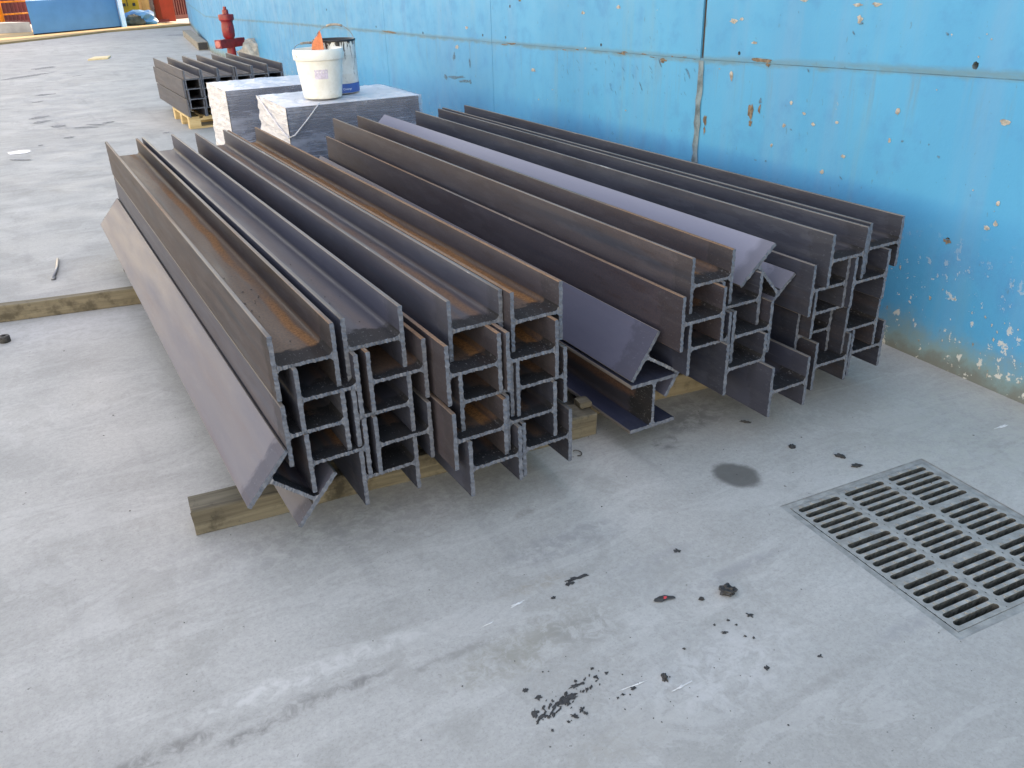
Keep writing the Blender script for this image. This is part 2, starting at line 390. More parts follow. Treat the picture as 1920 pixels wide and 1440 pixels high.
def mat_can():
    t = NT('paint_spattered_can'); v = t.coord(); z = t.sep(v)[2]
    n1 = t.noise(t.map(v, (26, 26, 5)), 1.0, 5, .7, None, .6)
    sp = t.math('ADD', n1, t.math('MULTIPLY', z, .55))
    col = t.mix(t.ramp(t.noise(v, 12, 4), .3, .7), (.60, .61, .60), (.74, .75, .75))
    col = t.mix(t.ramp(sp, .70, .735), col, (.02, .02, .024))
    col = t.mix(t.ramp(t.noise(v, 40, 4, .7), .63, .70, 0, .6), col, (.25, .26, .27))
    return t.done(col, .38, .0, .5)
M_CAN = mat_can()
M_BLUEBAND = plain('blue_label', (.012, .10, .36), .45, 0, .1, 10, .02)
M_INK = plain('white_print', (.75, .8, .85), .5, 0, .05)
M_STICKER = plain('lilac_sticker', (.58, .54, .68), .6, 0, .15, 60, .02)
M_WIRE = plain('bail_wire', (.25, .26, .27), .4, .8, .3, 30)
M_GRIP = plain('grey_grip', (.30, .27, .24), .7, 0, .3, 30)
M_BLACK = plain('dried_black_paint', (.02, .02, .024), .4, 0, .3, 30, .3)
M_RAG = plain('orange_cloth', (.80, .24, .12), .85, 0, .25, 20, .5)
M_IRON = plain('cast_iron', (.275, .275, .265), .62, .05, .24, 22, .5)
M_SLOTSHADE = plain('slot_dirt_shade', (.085, .08, .07), .95, 0, .6, 60, .5)  # slot dirt, with the darkness between the bars put into the colour
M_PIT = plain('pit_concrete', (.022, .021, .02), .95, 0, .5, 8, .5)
M_RED = plain('red_enamel', (.28, .014, .018), .42, 0, .3, 14, .2)
M_REDPALE = plain('pale_lit_red', (.55, .16, .14), .55, 0, .2, 20, .2)  # pale red, light on the outlet ends put into the colour
M_SACK = plain('grey_paper_sack', (.42, .385, .35), .85, 0, .3, 12, .5)
M_TAR = plain('black_tar', (.032, .032, .034), .7, 0, .4, 80, .5)
M_DASH = plain('old_dark_mark', (.12, .12, .125), .85, 0, .4, 40, .4)
M_GREYMARK = plain('faint_grey_mark', (.22, .22, .225), .85, 0, .4, 40, .3)
M_WHITEMARK = plain('white_scratch', (.58, .59, .60), .8, 0, .2, 40, .3)
M_RODM = plain('steel_rod', (.22, .22, .23), .4, .6, .3, 40)
M_PAPER = plain('pale_sheet', (.62, .66, .78), .3, 0, .1, 10, .1)
M_SLIVER = plain('pale_cream', (.80, .60, .36), .8, 0, .1, 10, .2)
M_SUNGROUND = plain('sun_tinted_sand', (.36, .25, .13), .9, 0, .1, 3, .3)  # sand tone with the warm sunlight on the ground put in
M_FARBLUE = plain('far_blue_paint', (.055, .30, .58), .55, 0, .07, 1.5, .05)
M_ORANGE = plain('orange_rail_paint', (.80, .24, .015), .5, 0, .15, 6, .05)
M_YELLOW = plain('yellow_paint', (.52, .26, .012), .5, 0, .15, 3, .05)
M_CONTRED = plain('container_red', (.13, .016, .02), .6, 0, .25, 1.5, .1)
M_MACHRED = plain('machine_red', (.36, .04, .02), .5, 0, .15, 3, .1)
M_CREAM = plain('cream_paint', (.50, .33, .14), .7, 0, .2, 3, .1)
M_LADDER = plain('pale_grey_metal', (.42, .40, .38), .6, .2, .3, 10, .2)
M_TARP = plain('blue_tarp', (.04, .24, .46), .45, 0, .3, 3, .3)
M_DRUMDARK = plain('dark_grease', (.05, .06, .05), .6, 0, .5, 6, .3)
M_FARGREY = plain('far_grey_concrete', (.34, .34, .36), .9, 0, .2, 2, .2)

# ------------------------------------------------------------------ ground with a pit for the drain grate
GR_A, GR_L0, GR_D1 = R(-4.5), 1.655, 1.392            # yaw, left edge, far edge of grate
gc = Vector((1.655, 1.400, 0)); GW, GD = .575, .612   # far-left corner, width, depth
gx = Vector((math.cos(GR_A), math.sin(GR_A), 0)); gy = Vector((math.sin(-GR_A)*-1, 0, 0))
gy = Vector((-math.sin(GR_A), math.cos(GR_A), 0))
def gp(u, v, z=0.0): return gc + gx*u - gy*v + Vector((0, 0, z))
gb = MB()
FR = .0                                                # pit sits exactly inside the frame
xs = [-900, -6, 0, GW, 6, 900]; ys = [-900, -6, 0, GD, 6, 900]
for i in range(5):
    for j in range(5):
        if i == 2 and j == 2: continue
        gb.poly([gp(xs[i], ys[j]), gp(xs[i], ys[j+1]), gp(xs[i+1], ys[j+1]), gp(xs[i+1], ys[j])])
structure(gb.build('ground', M_GROUND))
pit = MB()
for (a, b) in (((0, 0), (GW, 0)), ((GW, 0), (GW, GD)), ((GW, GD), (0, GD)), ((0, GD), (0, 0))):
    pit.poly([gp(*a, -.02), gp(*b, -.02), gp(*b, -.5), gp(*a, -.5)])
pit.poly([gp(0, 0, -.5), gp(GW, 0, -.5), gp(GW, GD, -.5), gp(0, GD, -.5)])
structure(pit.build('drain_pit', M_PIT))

# ------------------------------------------------------------------ blue wall
WA = Vector((2.842, 1.434, 0)); WB = Vector((3.931, 20.22, 0)); WC = Vector((6.08, 34.3, 0))
WT = (WB-WA).normalized(); WN = Vector((-WT.y, WT.x, 0)); LMAIN = (WB-WA).length
S0 = -9.0
def wp(s, z, out=0.0): return WA + WT*s + WN*out + Vector((0, 0, z))
def wall_hit(px, py):
    d = ray(px, py); o = Vector((0, 0, CAM_H)); t = (WA-o).dot(WN)/d.dot(WN); p = o+d*t
    return (p-WA).dot(WT), p.z
WALL_H = 5.3
wall = thing('concrete_wall', 'tall blue painted concrete wall with joints, chips and rust stains along the yard', 'wall', (0, 0, 0))
JT = [(-10, 1.20), (.25, 1.076), (1.92, 1.012), (4.3, .963), (7.5, .915), (10.9, .858), (14.8, .778), (18.6, .722), (40, .5)]
def zj(s):
    for (a, za), (b, zb) in zip(JT, JT[1:]):
        if s <= b: return za + (zb-za)*(s-a)/(b-a)
    return JT[-1][1]
s_joint = [1.905 + 2.42*k for k in range(-5, 8)]
s_joint = [S0] + [s for s in s_joint if S0 < s < LMAIN-.5] + [LMAIN]
holes = [wall_hit(*p) for p in ((1386, 100), (1829, 123), (956, 12), (948, 70), (905, 66), (793, 62), (1127, 84), (705, 50), (1303, 176), (1777, 450), (480, 20), (612, 18))]
def panel(s0, s1, zb0, zb1, zt0, zt1, nm='panel'):
    """front face (with tie holes cut through), edges going back into the joints"""
    mb = MB(); T = .05
    zb = lambda s: zb0 + (zb1-zb0)*(s-s0)/(s1-s0)
    zt = lambda s: zt0 + (zt1-zt0)*(s-s0)/(s1-s0)
    hs = sorted([h for h in holes if s0+.06 < h[0] < s1-.06 and zb(h[0])+.019 < h[1] < zt(h[0])-.019])
    cuts = [s0]; r2 = .0185; last = s0
    def quad(a, b, z0a, z0b, z1a, z1b): mb.poly([wp(a, z0a), wp(a, z1a), wp(b, z1b), wp(b, z0b)])
    for (hs_, hz) in hs:
        if hs_-r2 < last+.002: continue
        quad(last, hs_-r2, zb(last), zb(hs_-r2), zt(last), zt(hs_-r2))
        a, b = hs_-r2, hs_+r2
        quad(a, b, zb(a), zb(b), hz-r2, hz-r2); quad(a, b, hz+r2, hz+r2, zt(a), zt(b))
        n = 16; rr = .0105*(0.8+.45*rnd.random())
        out, inn, deep = [], [], []
        for k in range(n):
            q = 2*math.pi*k/n + math.pi/4; c, s_ = math.cos(q), math.sin(q); mx = max(abs(c), abs(s_))
            out.append(wp(hs_+r2*c/mx, hz+r2*s_/mx)); w_ = rr*(1+.15*rnd.uniform(-1, 1))
            inn.append(wp(hs_+w_*c, hz+w_*s_)); deep.append(wp(hs_+rr*.7*c, hz+rr*.7*s_, -.035))
        o = len(mb.v); mb.v += [tuple(p) for p in out+inn+deep]
        for k in range(n):
            k2 = (k+1) % n
            mb.f.append((o+k, o+k2, o+n+k2, o+n+k)[::-1]); mb.m.append(0)
            mb.f.append((o+n+k, o+n+k2, o+2*n+k2, o+2*n+k)[::-1]); mb.m.append(1)
        mb.f.append(tuple(o+2*n+k for k in range(n))); mb.m.append(2)
        last = b
    quad(last, s1, zb(last), zb1, zt(last), zt1)
    mb.poly([wp(s0, zb0), wp(s1, zb1), wp(s1, zb1, -T), wp(s0, zb0, -T)]); mb.poly([wp(s0, zt0), wp(s0, zt0, -T), wp(s1, zt1, -T), wp(s1, zt1)])
    mb.poly([wp(s0, zb0), wp(s0, zb0, -T), wp(s0, zt0, -T), wp(s0, zt0)]); mb.poly([wp(s1, zb1), wp(s1, zt1), wp(s1, zt1, -T), wp(s1, zb1, -T)])
    return mb.build(nm, [M_WALL, M_MORTAR, M_DARKGAP], wall)
fill = MB()
for i, (a, b) in enumerate(zip(s_joint, s_joint[1:])):
    ga = gb_ = .0025
    wide_a = abs(a-1.905) < .01; wide_b = abs(b-1.905) < .01
    la, lb = a+(.013 if wide_a else .003), b-(.013 if wide_b else .003)
    panel(la, lb, -.05, -.05, zj(a)-.0013, zj(b)-.0013)
    panel(la, lb, zj(a)+.0013, zj(b)+.0013, WALL_H, WALL_H)
    fill.poly([wp(a, zj(a)-.006, -.004), wp(b, zj(b)-.006, -.004), wp(b, zj(b)+.006, -.004), wp(a, zj(a)+.006, -.004)][::-1])
    if not wide_b: fill.poly([wp(b-.008, -.05, -.004), wp(b+.008, -.05, -.004), wp(b+.008, WALL_H, -.004), wp(b-.008, WALL_H, -.004)][::-1])
fill.build('joint_filler', M_JOINT, wall)
mo = MB(); zz = zj(1.905); N = 28
L_, R_ = [], []
for k in range(N+1):                                   # ragged mortar pressed into the wide joint
    z = -.03 + (zz+.025)*k/N; j = lambda: rnd.uniform(-1, 1)*.006
    L_.append((1.905-.024+j(), z)); R_.append((1.905+.019+j(), z))
for k in range(N):
    mo.poly([wp(*L_[k], .003+.0015*rnd.random()), wp(*L_[k+1], .003+.0015*rnd.random()), wp(*R_[k+1], .004), wp(*R_[k], .004)])
mo.build('mortar_strip', M_MORTAR, wall)
bk = MB()
base = [WA+WT*S0, WB, WC, WC+Vector((9, -1, 0)), WA+WT*S0+Vector((14, 0, 0))]
inset = [WA+WT*S0-WN*.045, WB-WN*.045, WC-Vector((-.99, .15, 0))*.0, base[3], base[4]]
n = 5
bk.poly([p+Vector((0, 0, WALL_H-.01)) for p in reversed(inset)])
for k in (0, 2, 3, 4):
    p, q = inset[k], inset[(k+1) % n]; bk.poly([q, p, p+Vector((0, 0, WALL_H-.01)), q+Vector((0, 0, WALL_H-.01))])
bk.build('wall_body', M_DARKGAP, wall)
mast = MB(); mast.poly([wp(1.905-.012, zj(1.905)+.004, -.010), wp(1.905+.012, zj(1.905)+.004, -.010), wp(1.905+.012, WALL_H, -.010), wp(1.905-.012, WALL_H, -.010)][::-1]); mast.build('joint_mastic', M_DARKGAP, wall)
bend = MB()                                            # beyond the corner the wall swings away
p0, p1 = WB + WT*.0, WC
t2 = (WC-WB).normalized()
for a, b in ((0, .17), (.17, .34), (.34, .51), (.51, .68), (.68, .85), (.85, 1)):
    pa, pb = WB.lerp(WC, a+.0004), WB.lerp(WC, b-.0004)
    o_ = MB(); o_.poly([pa+Vector((0, 0, -.05)), pa+Vector((0, 0, WALL_H)), pb+Vector((0, 0, WALL_H)), pb+Vector((0, 0, -.05))])
    o_.build('panel', M_WALL, wall)
# chips, rust and scuffs: ragged patches a millimetre proud of the paint
def patch(mb, px, py, w, h, mat=0, n=13, rough=.35, lift=.0015, ang=0.0):
    s, z = wall_hit(px, py); s2, _ = wall_hit(px+w/2, py); _, z2 = wall_hit(px, py-h/2)
    rs, rz = .85*max(abs(s2-s), .001), .85*max(abs(z2-z), .001)
    pts = []
    for k in range(n):
        q = 2*math.pi*k/n; r = 1 + rough*rnd.uniform(-1, 1); x, y = r*rs*math.cos(q), r*rz*math.sin(q)
        pts.append(wp(s + x*math.cos(ang) - y*math.sin(ang), z + x*math.sin(ang) + y*math.cos(ang), lift))
    c = wp(s, z, lift+.0008)
    o = len(mb.v); mb.v += [tuple(p) for p in pts] + [tuple(c)]
    for k in range(n): mb.f.append((o+(k+1) % n, o+k, o+n)); mb.m.append(mat)
ch = MB()
for (x, y, w, h) in ((1508, 1, 16, 5), (1609, 9, 24, 8), (1646, 8, 20, 9), (1613, 36, 13, 18), (1376, 40, 16, 12), (1391, 36, 10, 8), (1415, 80, 12, 6), (1372, 143, 9, 22),
                     (1887, 229, 24, 13), (1508, 213, 8, 8), (1569, 229, 8, 7), (1581, 293, 9, 8), (1684, 210, 9, 16), (1525, 233, 8, 8), (1470, 235, 7, 9), (1447, 272, 6, 8),
                     (1000, 131, 8, 8), (1160, 13, 9, 8), (1094, 24, 8, 8), (875, 52, 6, 6), (857, 88, 7, 10), (1484, 193, 6, 8), (1850, 427, 13, 12), (1866, 420, 10, 14), (1871, 382, 10, 12), (1542, 322, 9, 9), (1668, 263, 7, 9)):
    patch(ch, x, y, w, h)
for k in range(20):
    x, y = rnd.uniform(1000, 1900), rnd.uniform(5, 560); q = rnd.uniform(2, 4.5); patch(ch, x, y, q, q*rnd.uniform(.7, 1.6), n=8)
for k in range(34):                                     # pale lost-paint flecks low on the wall, right of the piles
    x = rnd.uniform(1660, 1915); y = 480 + (x-1660)*.55 + rnd.uniform(0, 170); q = rnd.uniform(2, 6.5)
    patch(ch, x, y, q*.8, q*rnd.uniform(.8, 1.9), n=9, rough=.55)
c_ = ch.build('bare_patches', M_BARE, wall); c_['kind'] = 'stuff'
ru = MB()
for (x, y, w, h) in ((1432, 113, 40, 7), (1418, 112, 18, 9), (1440, 122, 10, 8), (1408, 208, 10, 34), (1407, 232, 8, 16), (1424, 205, 5, 22), (1322, 225, 7, 22), (1321, 245, 5, 18), (1243, 113, 14, 9), (960, 82, 22, 4), (730, 60, 26, 4), (975, 0, 6, 9), (1776, 452, 16, 12)):
    patch(ru, x, y, w, h, rough=.45)
for k in range(12):
    x = rnd.uniform(930, 1310); y = 80 + (x-923)*.082 + rnd.uniform(-3, 3); patch(ru, x, y, rnd.uniform(4, 16), rnd.uniform(1.5, 3.5), rough=.5, n=9)
r_ = ru.build('rust_patches', M_RUSTST, wall); r_['kind'] = 'stuff'
sc = MB()
for (x, y, w, h, a) in ((1238, 118, 12, 4, .9), (1291, 137, 15, 4, 1.0), (1202, 162, 12, 3, .9), (1426, 189, 6, 12, 0), (881, 118, 4, 24, 0), (852, 106, 5, 18, 0), (1776, 450, 9, 7, 0), (1692, 265, 6, 5, 0),
                        (1483, 243, 5, 4, 0), (1577, 334, 7, 3, .6), (1601, 62, 10, 5, .7), (1615, 44, 8, 6, 0), (1777, 64, 9, 5, .7), (1760, 294, 9, 5, .4), (1516, 132, 7, 4, .6), (1742, 271, 4, 4, 0), (1417, 300, 5, 4, 0), (1436, 302, 5, 4, 0),
                        (855, 145, 34, 7, -.1), (870, 152, 26, 6, -.1), (836, 145, 8, 10, 0), (882, 153, 6, 10, 0)):
    patch(sc, x, y, w, h, rough=.4, ang=a)
for k in range(60):
    x, y = rnd.uniform(1020, 1900), rnd.uniform(20, 420); q = rnd.uniform(1.5, 5); patch(sc, x, y, q, q*.28, n=7, ang=rnd.uniform(.5, 1.2), rough=.5)
for k in range(50):
    x, y = rnd.uniform(1040, 1320), rnd.uniform(105, 180); q = rnd.uniform(2, 8); patch(sc, x, y, q, q*.22, n=7, ang=rnd.uniform(.5, 1.3), rough=.5)
s_ = sc.build('dark_scuffs', M_SCUFF, wall); s_['kind'] = 'stuff'

# ------------------------------------------------------------------ H-beams (171 x 180 mm, flanges upright, webs level)
U = .18; D = .957*U; TF, TW = .0122, .0090; FH = .18
def web_mesh(L, seed):
    r = random.Random(seed); hw, ht, fr = D/2-TF, TW/2, .013
    top = []
    for k in range(5): 
        q = math.pi/2*k/4; top.append((-hw+fr-fr*math.cos(q), ht+fr-fr*math.sin(q)))
    nseg = 34
    for k in range(1, nseg): top.append((-hw+fr+(2*hw-2*fr)*k/nseg, ht))
    for k in range(5):
        q = math.pi/2*k/4; top.append((hw-fr+fr*math.sin(q), ht+fr-fr*math.cos(q)))
    prof = top + [(x, -z) for x, z in reversed(top)]
    n = len(prof); v, f, mi = [], [], []
    for (y, jit) in ((0, 1), (.006, 0), (L-.004, 0), (L, 1)):
        for i, (x, z) in enumerate(prof):
            if jit: v.append((x, y+r.uniform(-1, 1)*.0022, z+(-abs(r.gauss(0, .0012)) if z < 0 else r.uniform(-.0003, .0008))))
            else: v.append((x, y, z))
    for a in range(3):
        for i in range(n):
            j = (i+1) % n; f.append((a*n+i, a*n+j, (a+1)*n+j, (a+1)*n+i)); mi.append(0)
    h = len(top)
    for a, rev in ((0, False), (3, True)):             # end cut as quads between upper and lower outline
        for i in range(h-1):
            q = (a*n+i, a*n+n-1-i, a*n+n-2-i, a*n+i+1); f.append(q if not rev else q[::-1]); mi.append(1)
    me = bpy.data.meshes.new('web'); me.from_pydata(v, [], f)
    for mm in (ST['web'], ST['cut']): me.materials.append(mm)
    me.polygons.foreach_set('material_index', mi); me.update(); return me
def flange_mesh(L, seed):
    r = random.Random(seed); v, f, mi = [], [], []; t = TF/2; h = FH/2; ns = 26; b = .0015
    prof = [(-t, -h+b), (-t+b, -h), (t-b, -h), (t, -h+b)]
    prof = [(-t+b, -h), (t-b, -h)] + [(t, -h+b+(2*h-2*b)*k/ns) for k in range(ns+1)] + [(t-b, h), (-t+b, h)] + [(-t, h-b-(2*h-2*b)*k/ns) for k in range(ns+1)]
    n = len(prof)
    for (y, jit) in ((0, 1), (.005, 0), (L-.004, 0), (L, 1)):
        for (x, z) in prof:
            if jit: v.append((x+r.gauss(0, .0006), y+r.uniform(-1, 1)*.0014, z))
            else: v.append((x, y, z))
    for a in range(3):
        for i in range(n):
            j = (i+1) % n; zz = (abs(prof[i][1])+abs(prof[j][1]))/2
            f.append((a*n+i, a*n+j, (a+1)*n+j, (a+1)*n+i)); mi.append(1 if zz > h-b-1e-6 else 0)
    m0 = 2+ns+1
    for a, rev in ((0, False), (3, True)):
        rt_ = list(range(1, m0+1)); lf = [0]+list(range(n-1, m0, -1))
        for k in range(len(rt_)-1):
            q = (a*n+lf[k], a*n+lf[k+1], a*n+rt_[k+1], a*n+rt_[k]); f.append(q[::-1] if not rev else q); mi.append(2)
    me = bpy.data.meshes.new('flange'); me.from_pydata(v, [], f)
    for mm in (ST['flange'], ST['edge'], ST['cut']): me.materials.append(mm)
    me.polygons.foreach_set('material_index', mi); me.update(); return me
MESHES = {}
def beam_mesh(L):
    if L not in MESHES: MESHES[L] = ([web_mesh(L, k) for k in range(4)], [flange_mesh(L, 50+k) for k in range(4)])
    return MESHES[L]
def beam(label, lat, dep, zc, yaw, roll=0.0, L=3.31, group=None, pale=0.0, rust=.3, blue=.3, band=.5):
    """lat/dep of section centre in the yaw frame (0.18 m units)"""
    a = yaw - YAW                                       # world frame is the beam frame at YAW
    x, y = lat*U, dep*U
    loc = (x*math.cos(a) - y*math.sin(a), x*math.sin(a) + y*math.cos(a), zc*U)
    o = thing('steel_beam', label, 'steel beam', loc, (0, 0, 0), group)
    o.rotation_euler = (Matrix.Rotation(a, 3, 'Z') @ Matrix.Rotation(-roll, 3, 'Y')).to_euler()
    ws, fs = beam_mesh(L)
    w = put('web', rnd.choice(ws), o); parts = [w]
    for sx in (-1, 1):
        parts.append(put('flange', rnd.choice(fs), o, (sx*(D/2-TF/2), 0, 0)))
    for p in parts: p.color = (pale, rust, blue, band)
    return o
YL, YR = .5108, .4975; PIT_ = .5225; W0 = .45; HB = .957/2
def zc(level): return W0 + level*PIT_ + .5
ordl = {4: 'top', 3: 'second from top', 2: 'middle', 1: 'second from bottom', 0: 'bottom'}
LEFT = [  # column, level, left edge, depth, pale, rust, blue, band
 ('A', 4, 2.252, 10.84, .0, .85, .0, .76), ('A', 3, 2.51, 10.74, .1, .3, .3, .77), ('A', 2, 2.258, 10.76, .25, .45, .1, .5), ('A', 1, 2.521, 10.72, .1, .6, .2, .6),
 ('B', 4, 3.334, 10.92, .22, .12, .45, .6), ('B', 3, 3.589, 10.74, .1, 1.2, .2, .77), ('B', 2, 3.314, 10.76, .1, .2, .4, .5), ('B', 1, 3.569, 10.68, .0, .3, .3, .5), ('B', 0, 3.31, 10.73, .0, .3, .3, .5),
 ('C', 4, 4.907, 10.69, .30, .50, .1, .70), ('C', 3, 4.642, 10.29, .1, 1.2, .1, .77), ('C', 2, 4.863, 10.33, .1, .6, .2, .7), ('C', 1, 4.614, 10.12, .1, 1.2, .1, .77), ('C', 0, 4.829, 10.05, .1, .3, .3, .7),
 ('D', 4, 5.885, 10.48, .12, 1.7, .1, .78), ('D', 3, 5.655, 10.24, .1, 1.2, .1, .77), ('D', 2, 5.84, 10.28, .1, .5, .2, .7), ('D', 1, 5.59, 10.2, .0, .3, .3, .5), ('D', 0, 5.828, 10.11, .0, .4, .2, .5)]
cname = {'A': 'outermost column', 'B': 'second column from left', 'C': 'third column from left', 'D': 'fourth column from left'}
look = {('A', 4): 'steel H-beam with orange rusty trough', ('B', 4): 'clean blue-grey steel H-beam', ('C', 4): 'pale grey steel H-beam with tan streaks', ('D', 4): 'steel H-beam with a bright orange rust stripe'}
for (c, l, left, dep, pale, rust, blue, band) in LEFT:
    beam('%s, %s, %s, left pile' % (look.get((c, l), 'dark steel H-beam'), ordl[l] if c != 'A' or l > 1 else 'lowest upright', cname[c]),
         left+HB, dep, zc(l), YL, 0, 3.31, 'steel H-beams in the left pile', pale, rust, blue, band)
beam('tilted steel H-beam under the left pile edge, pale flange facing out', 2.235, 10.70, 1.14, YL, -.7195, 3.31, 'steel H-beams in the left pile', .58, .45, .3, .5)
RIGHT = [
 ('E', 4, 9.10, 10.30, .1, .9, .1, .45), ('E', 3, 8.71, 10.02, .0, 1.1, .3, .7), ('E', 2, 8.93, 10.07, .0, .2, .4, .5),
 ('F', 3, 9.75, 10.23, .1, .2, .3, .5), ('F', 2, 9.91, 10.06, .0, .45, .3, .4), ('F', 1, 9.68, 9.91, .0, .2, .3, .5),
 ('H', 0, 10.49, 9.57, .1, .1, .4, .5),
 ('J', 4, 12.03, 9.94, .1, .25, .15, .5), ('J', 3, 11.70, 9.99, .1, .3, .2, .5), ('J', 2, 11.93, 10.08, .0, .6, .2, .5), ('J', 1, 11.80, 10.30, .0, .3, .3, .5), ('J', 0, 11.97, 9.92, .0, .5, .1, .5),
 ('K', 4, 13.16, 10.08, .1, .3, .1, .5), ('K', 3, 12.67, 9.89, .0, .2, .3, .5), ('K', 2, 12.90, 10.7, .0, .3, .2, .5), ('K', 1, 12.81, 10.02, .0, .5, .2, .5), ('K', 0, 13.05, 10.00, .0, .2, .3, .5)]
cname = {'E': 'leftmost column, right pile', 'F': 'second column, right pile', 'J': 'second column from wall, right pile', 'K': 'column nearest blue wall, right pile'}
ord3 = {('E', 4): 'top', ('E', 3): 'middle', ('E', 2): 'bottom', ('F', 3): 'top', ('F', 2): 'middle', ('F', 1): 'bottom'}
for (c, l, left, dep, pale, rust, blue, band) in RIGHT:
    lab = 'single low steel H-beam sticking out furthest from the right pile' if c == 'H' else \
          'dark steel H-beam, %s of %s' % (ord3.get((c, l), ordl[l]), cname[c])
    beam(lab, left+HB, dep, zc(l), YR, 0, 3.385, 'steel H-beams in the right pile', pale, rust, blue, band)
beam('steel H-beam tipped on edge atop the right pile, bright bluish flange', 10.98, 10.36, 2.78, YR, -.846, 3.385, 'steel H-beams in the right pile', 1.25, .1, .5, .5)  # pale bluish colour paints the sky's reflection on the upturned flange
beam('tilted steel H-beam with blue-violet flange between the two piles', 8.68, 10.42, 1.65, YR, -.569, 3.385, 'steel H-beams in the right pile', .34, .15, 1.0, .5)
beam('steel H-beam standing as an I on the timber between the piles, lowest there', 8.51, 10.40, W0+HB, YR, -math.pi/2, 3.385, 'steel H-beams in the right pile', .0, .3, .7, .5)

# ------------------------------------------------------------------ timbers under the piles
def timber(label, a, b, w, h, mat, z0=0.0, seg=26, amp=.0025, grp='timber bearers under the steel piles', name='timber', cat='timber'):
    a, b = Vector((*a, z0)), Vector((*b, z0)); L = (b-a).length
    bm = bmesh.new(); r = random.Random(int(L*1000)+int(h*1e4))
    cs = [(0, 0), (w*.5, 0), (w, 0), (w, h*.5), (w, h), (w*.5, h), (0, h), (0, h*.5)]
    bv = .004
    cs = [(bv, 0), (w-bv, 0), (w, bv), (w, h*.5), (w, h-bv), (w-bv, h), (w*.5, h), (bv, h), (0, h-bv), (0, h*.5), (0, bv)]
    mb = MB(); n = len(cs); off = r.uniform(0, 50)
    for k in range(seg+1):
        x = L*k/seg
        for i, (y, z) in enumerate(cs):
            q = Vector((x*3+off, y*20, z*20)); d = mnoise.noise(q)*amp*2
            zz = z + d*(1 if z > h*.3 else (1 if z > 0 and i not in (0, 1) else 0)); yy = y + mnoise.noise(q+Vector((9, 3, 1)))*amp*2
            xx = x + (r.uniform(-1, 1)*.003 if k in (0, seg) else 0)
            mb.v.append((xx, yy, max(0, zz)))
    for k in range(seg):
        for i in range(n):
            j = (i+1) % n; mb.f.append((k*n+i, (k+1)*n+i, (k+1)*n+j, k*n+j)[::-1]); mb.m.append(0)
    mb.f.append(tuple(range(n))[::-1]); mb.f.append(tuple(seg*n+i for i in range(n))); mb.m += [0, 0]
    o = mb.build(name, mat, None, False, a, (0, 0, math.atan2(b.y-a.y, b.x-a.x)))
    return tag(o, label, cat, grp)
timber('rough weathered timber bearer under the front of the left pile', (.146, 2.165), (1.446, 2.035), .096, .080, M_WOODOLD, amp=.004)
timber('yellowish timber bearer under the front of the right pile', (1.50, 2.15), (2.62, 2.03), .095, .080, M_WOODNEW)
timber('long sawn timber sticking out left from under the middle of the left pile', (-1.25, 4.575), (1.30, 4.12), .050, .082, M_WOODNEW)
timber('timber bearer end under the far end of the left pile', (.285, 4.895), (1.30, 4.82), .09, .080, M_WOODOLD)
timber('hidden timber bearer under the far end of the right pile', (1.50, 4.78), (2.62, 4.70), .09, .080, M_WOODOLD)
timber('small wood block lying on the right end of the front timber', (1.415, 2.085), (1.455, 2.082), .05, .022, M_WOODOLD, z0=.0825, seg=3, grp=None, name='wood_block', cat='wood block')
tb = timber('grey timber lying along the foot of the blue wall beyond the hydrant', (4.03, 20.95), (4.72, 26.6), .22, .17, M_WOODGREY, seg=14, grp=None)
cap = MB(); cap.box((-.004, .012, .012), (.001, .205, .158)); cap.build('end_cap', M_BLACK, tb)

# ------------------------------------------------------------------ film-wrapped sheet stacks
def make_pallet(lab, x0, y0, w, d, h, rot=0.0):
    o = thing('pallet', lab, 'pallet', (x0, y0, 0), (0, 0, rot))
    t = .021; hb = h-3*t
    def part(nm, a, b):
        mb = MB(); mb.bbox(a, b, .003); return mb.build(nm, M_PALLET, o)
    for k in range(3):
        y = (d-.1)*k/2; part('bottom_board', (0, y, 0), (w, y+.1, t))
        for j in range(3): x = (w-.12)*j/2; part('block', (x, y, t), (x+.12, y+.1, t+hb))
        part('stringer_board', (0, y, t+hb), (w, y+.1, 2*t+hb))
    nb = 7; bw = w/nb*.78
    for k in range(nb):
        x = (w-bw)*k/(nb-1); part('deck_board', (x, 0, 2*t+hb), (x+bw, d, h))
    return o
def film_grid(mb, f, nu, nv, mat):
    vs = [f(i/nu, j/nv) for j in range(nv+1) for i in range(nu+1)]
    mb.add(vs, [(j*(nu+1)+i, j*(nu+1)+i+1, (j+1)*(nu+1)+i+1, (j+1)*(nu+1)+i) for j in range(nv) for i in range(nu)], mat)
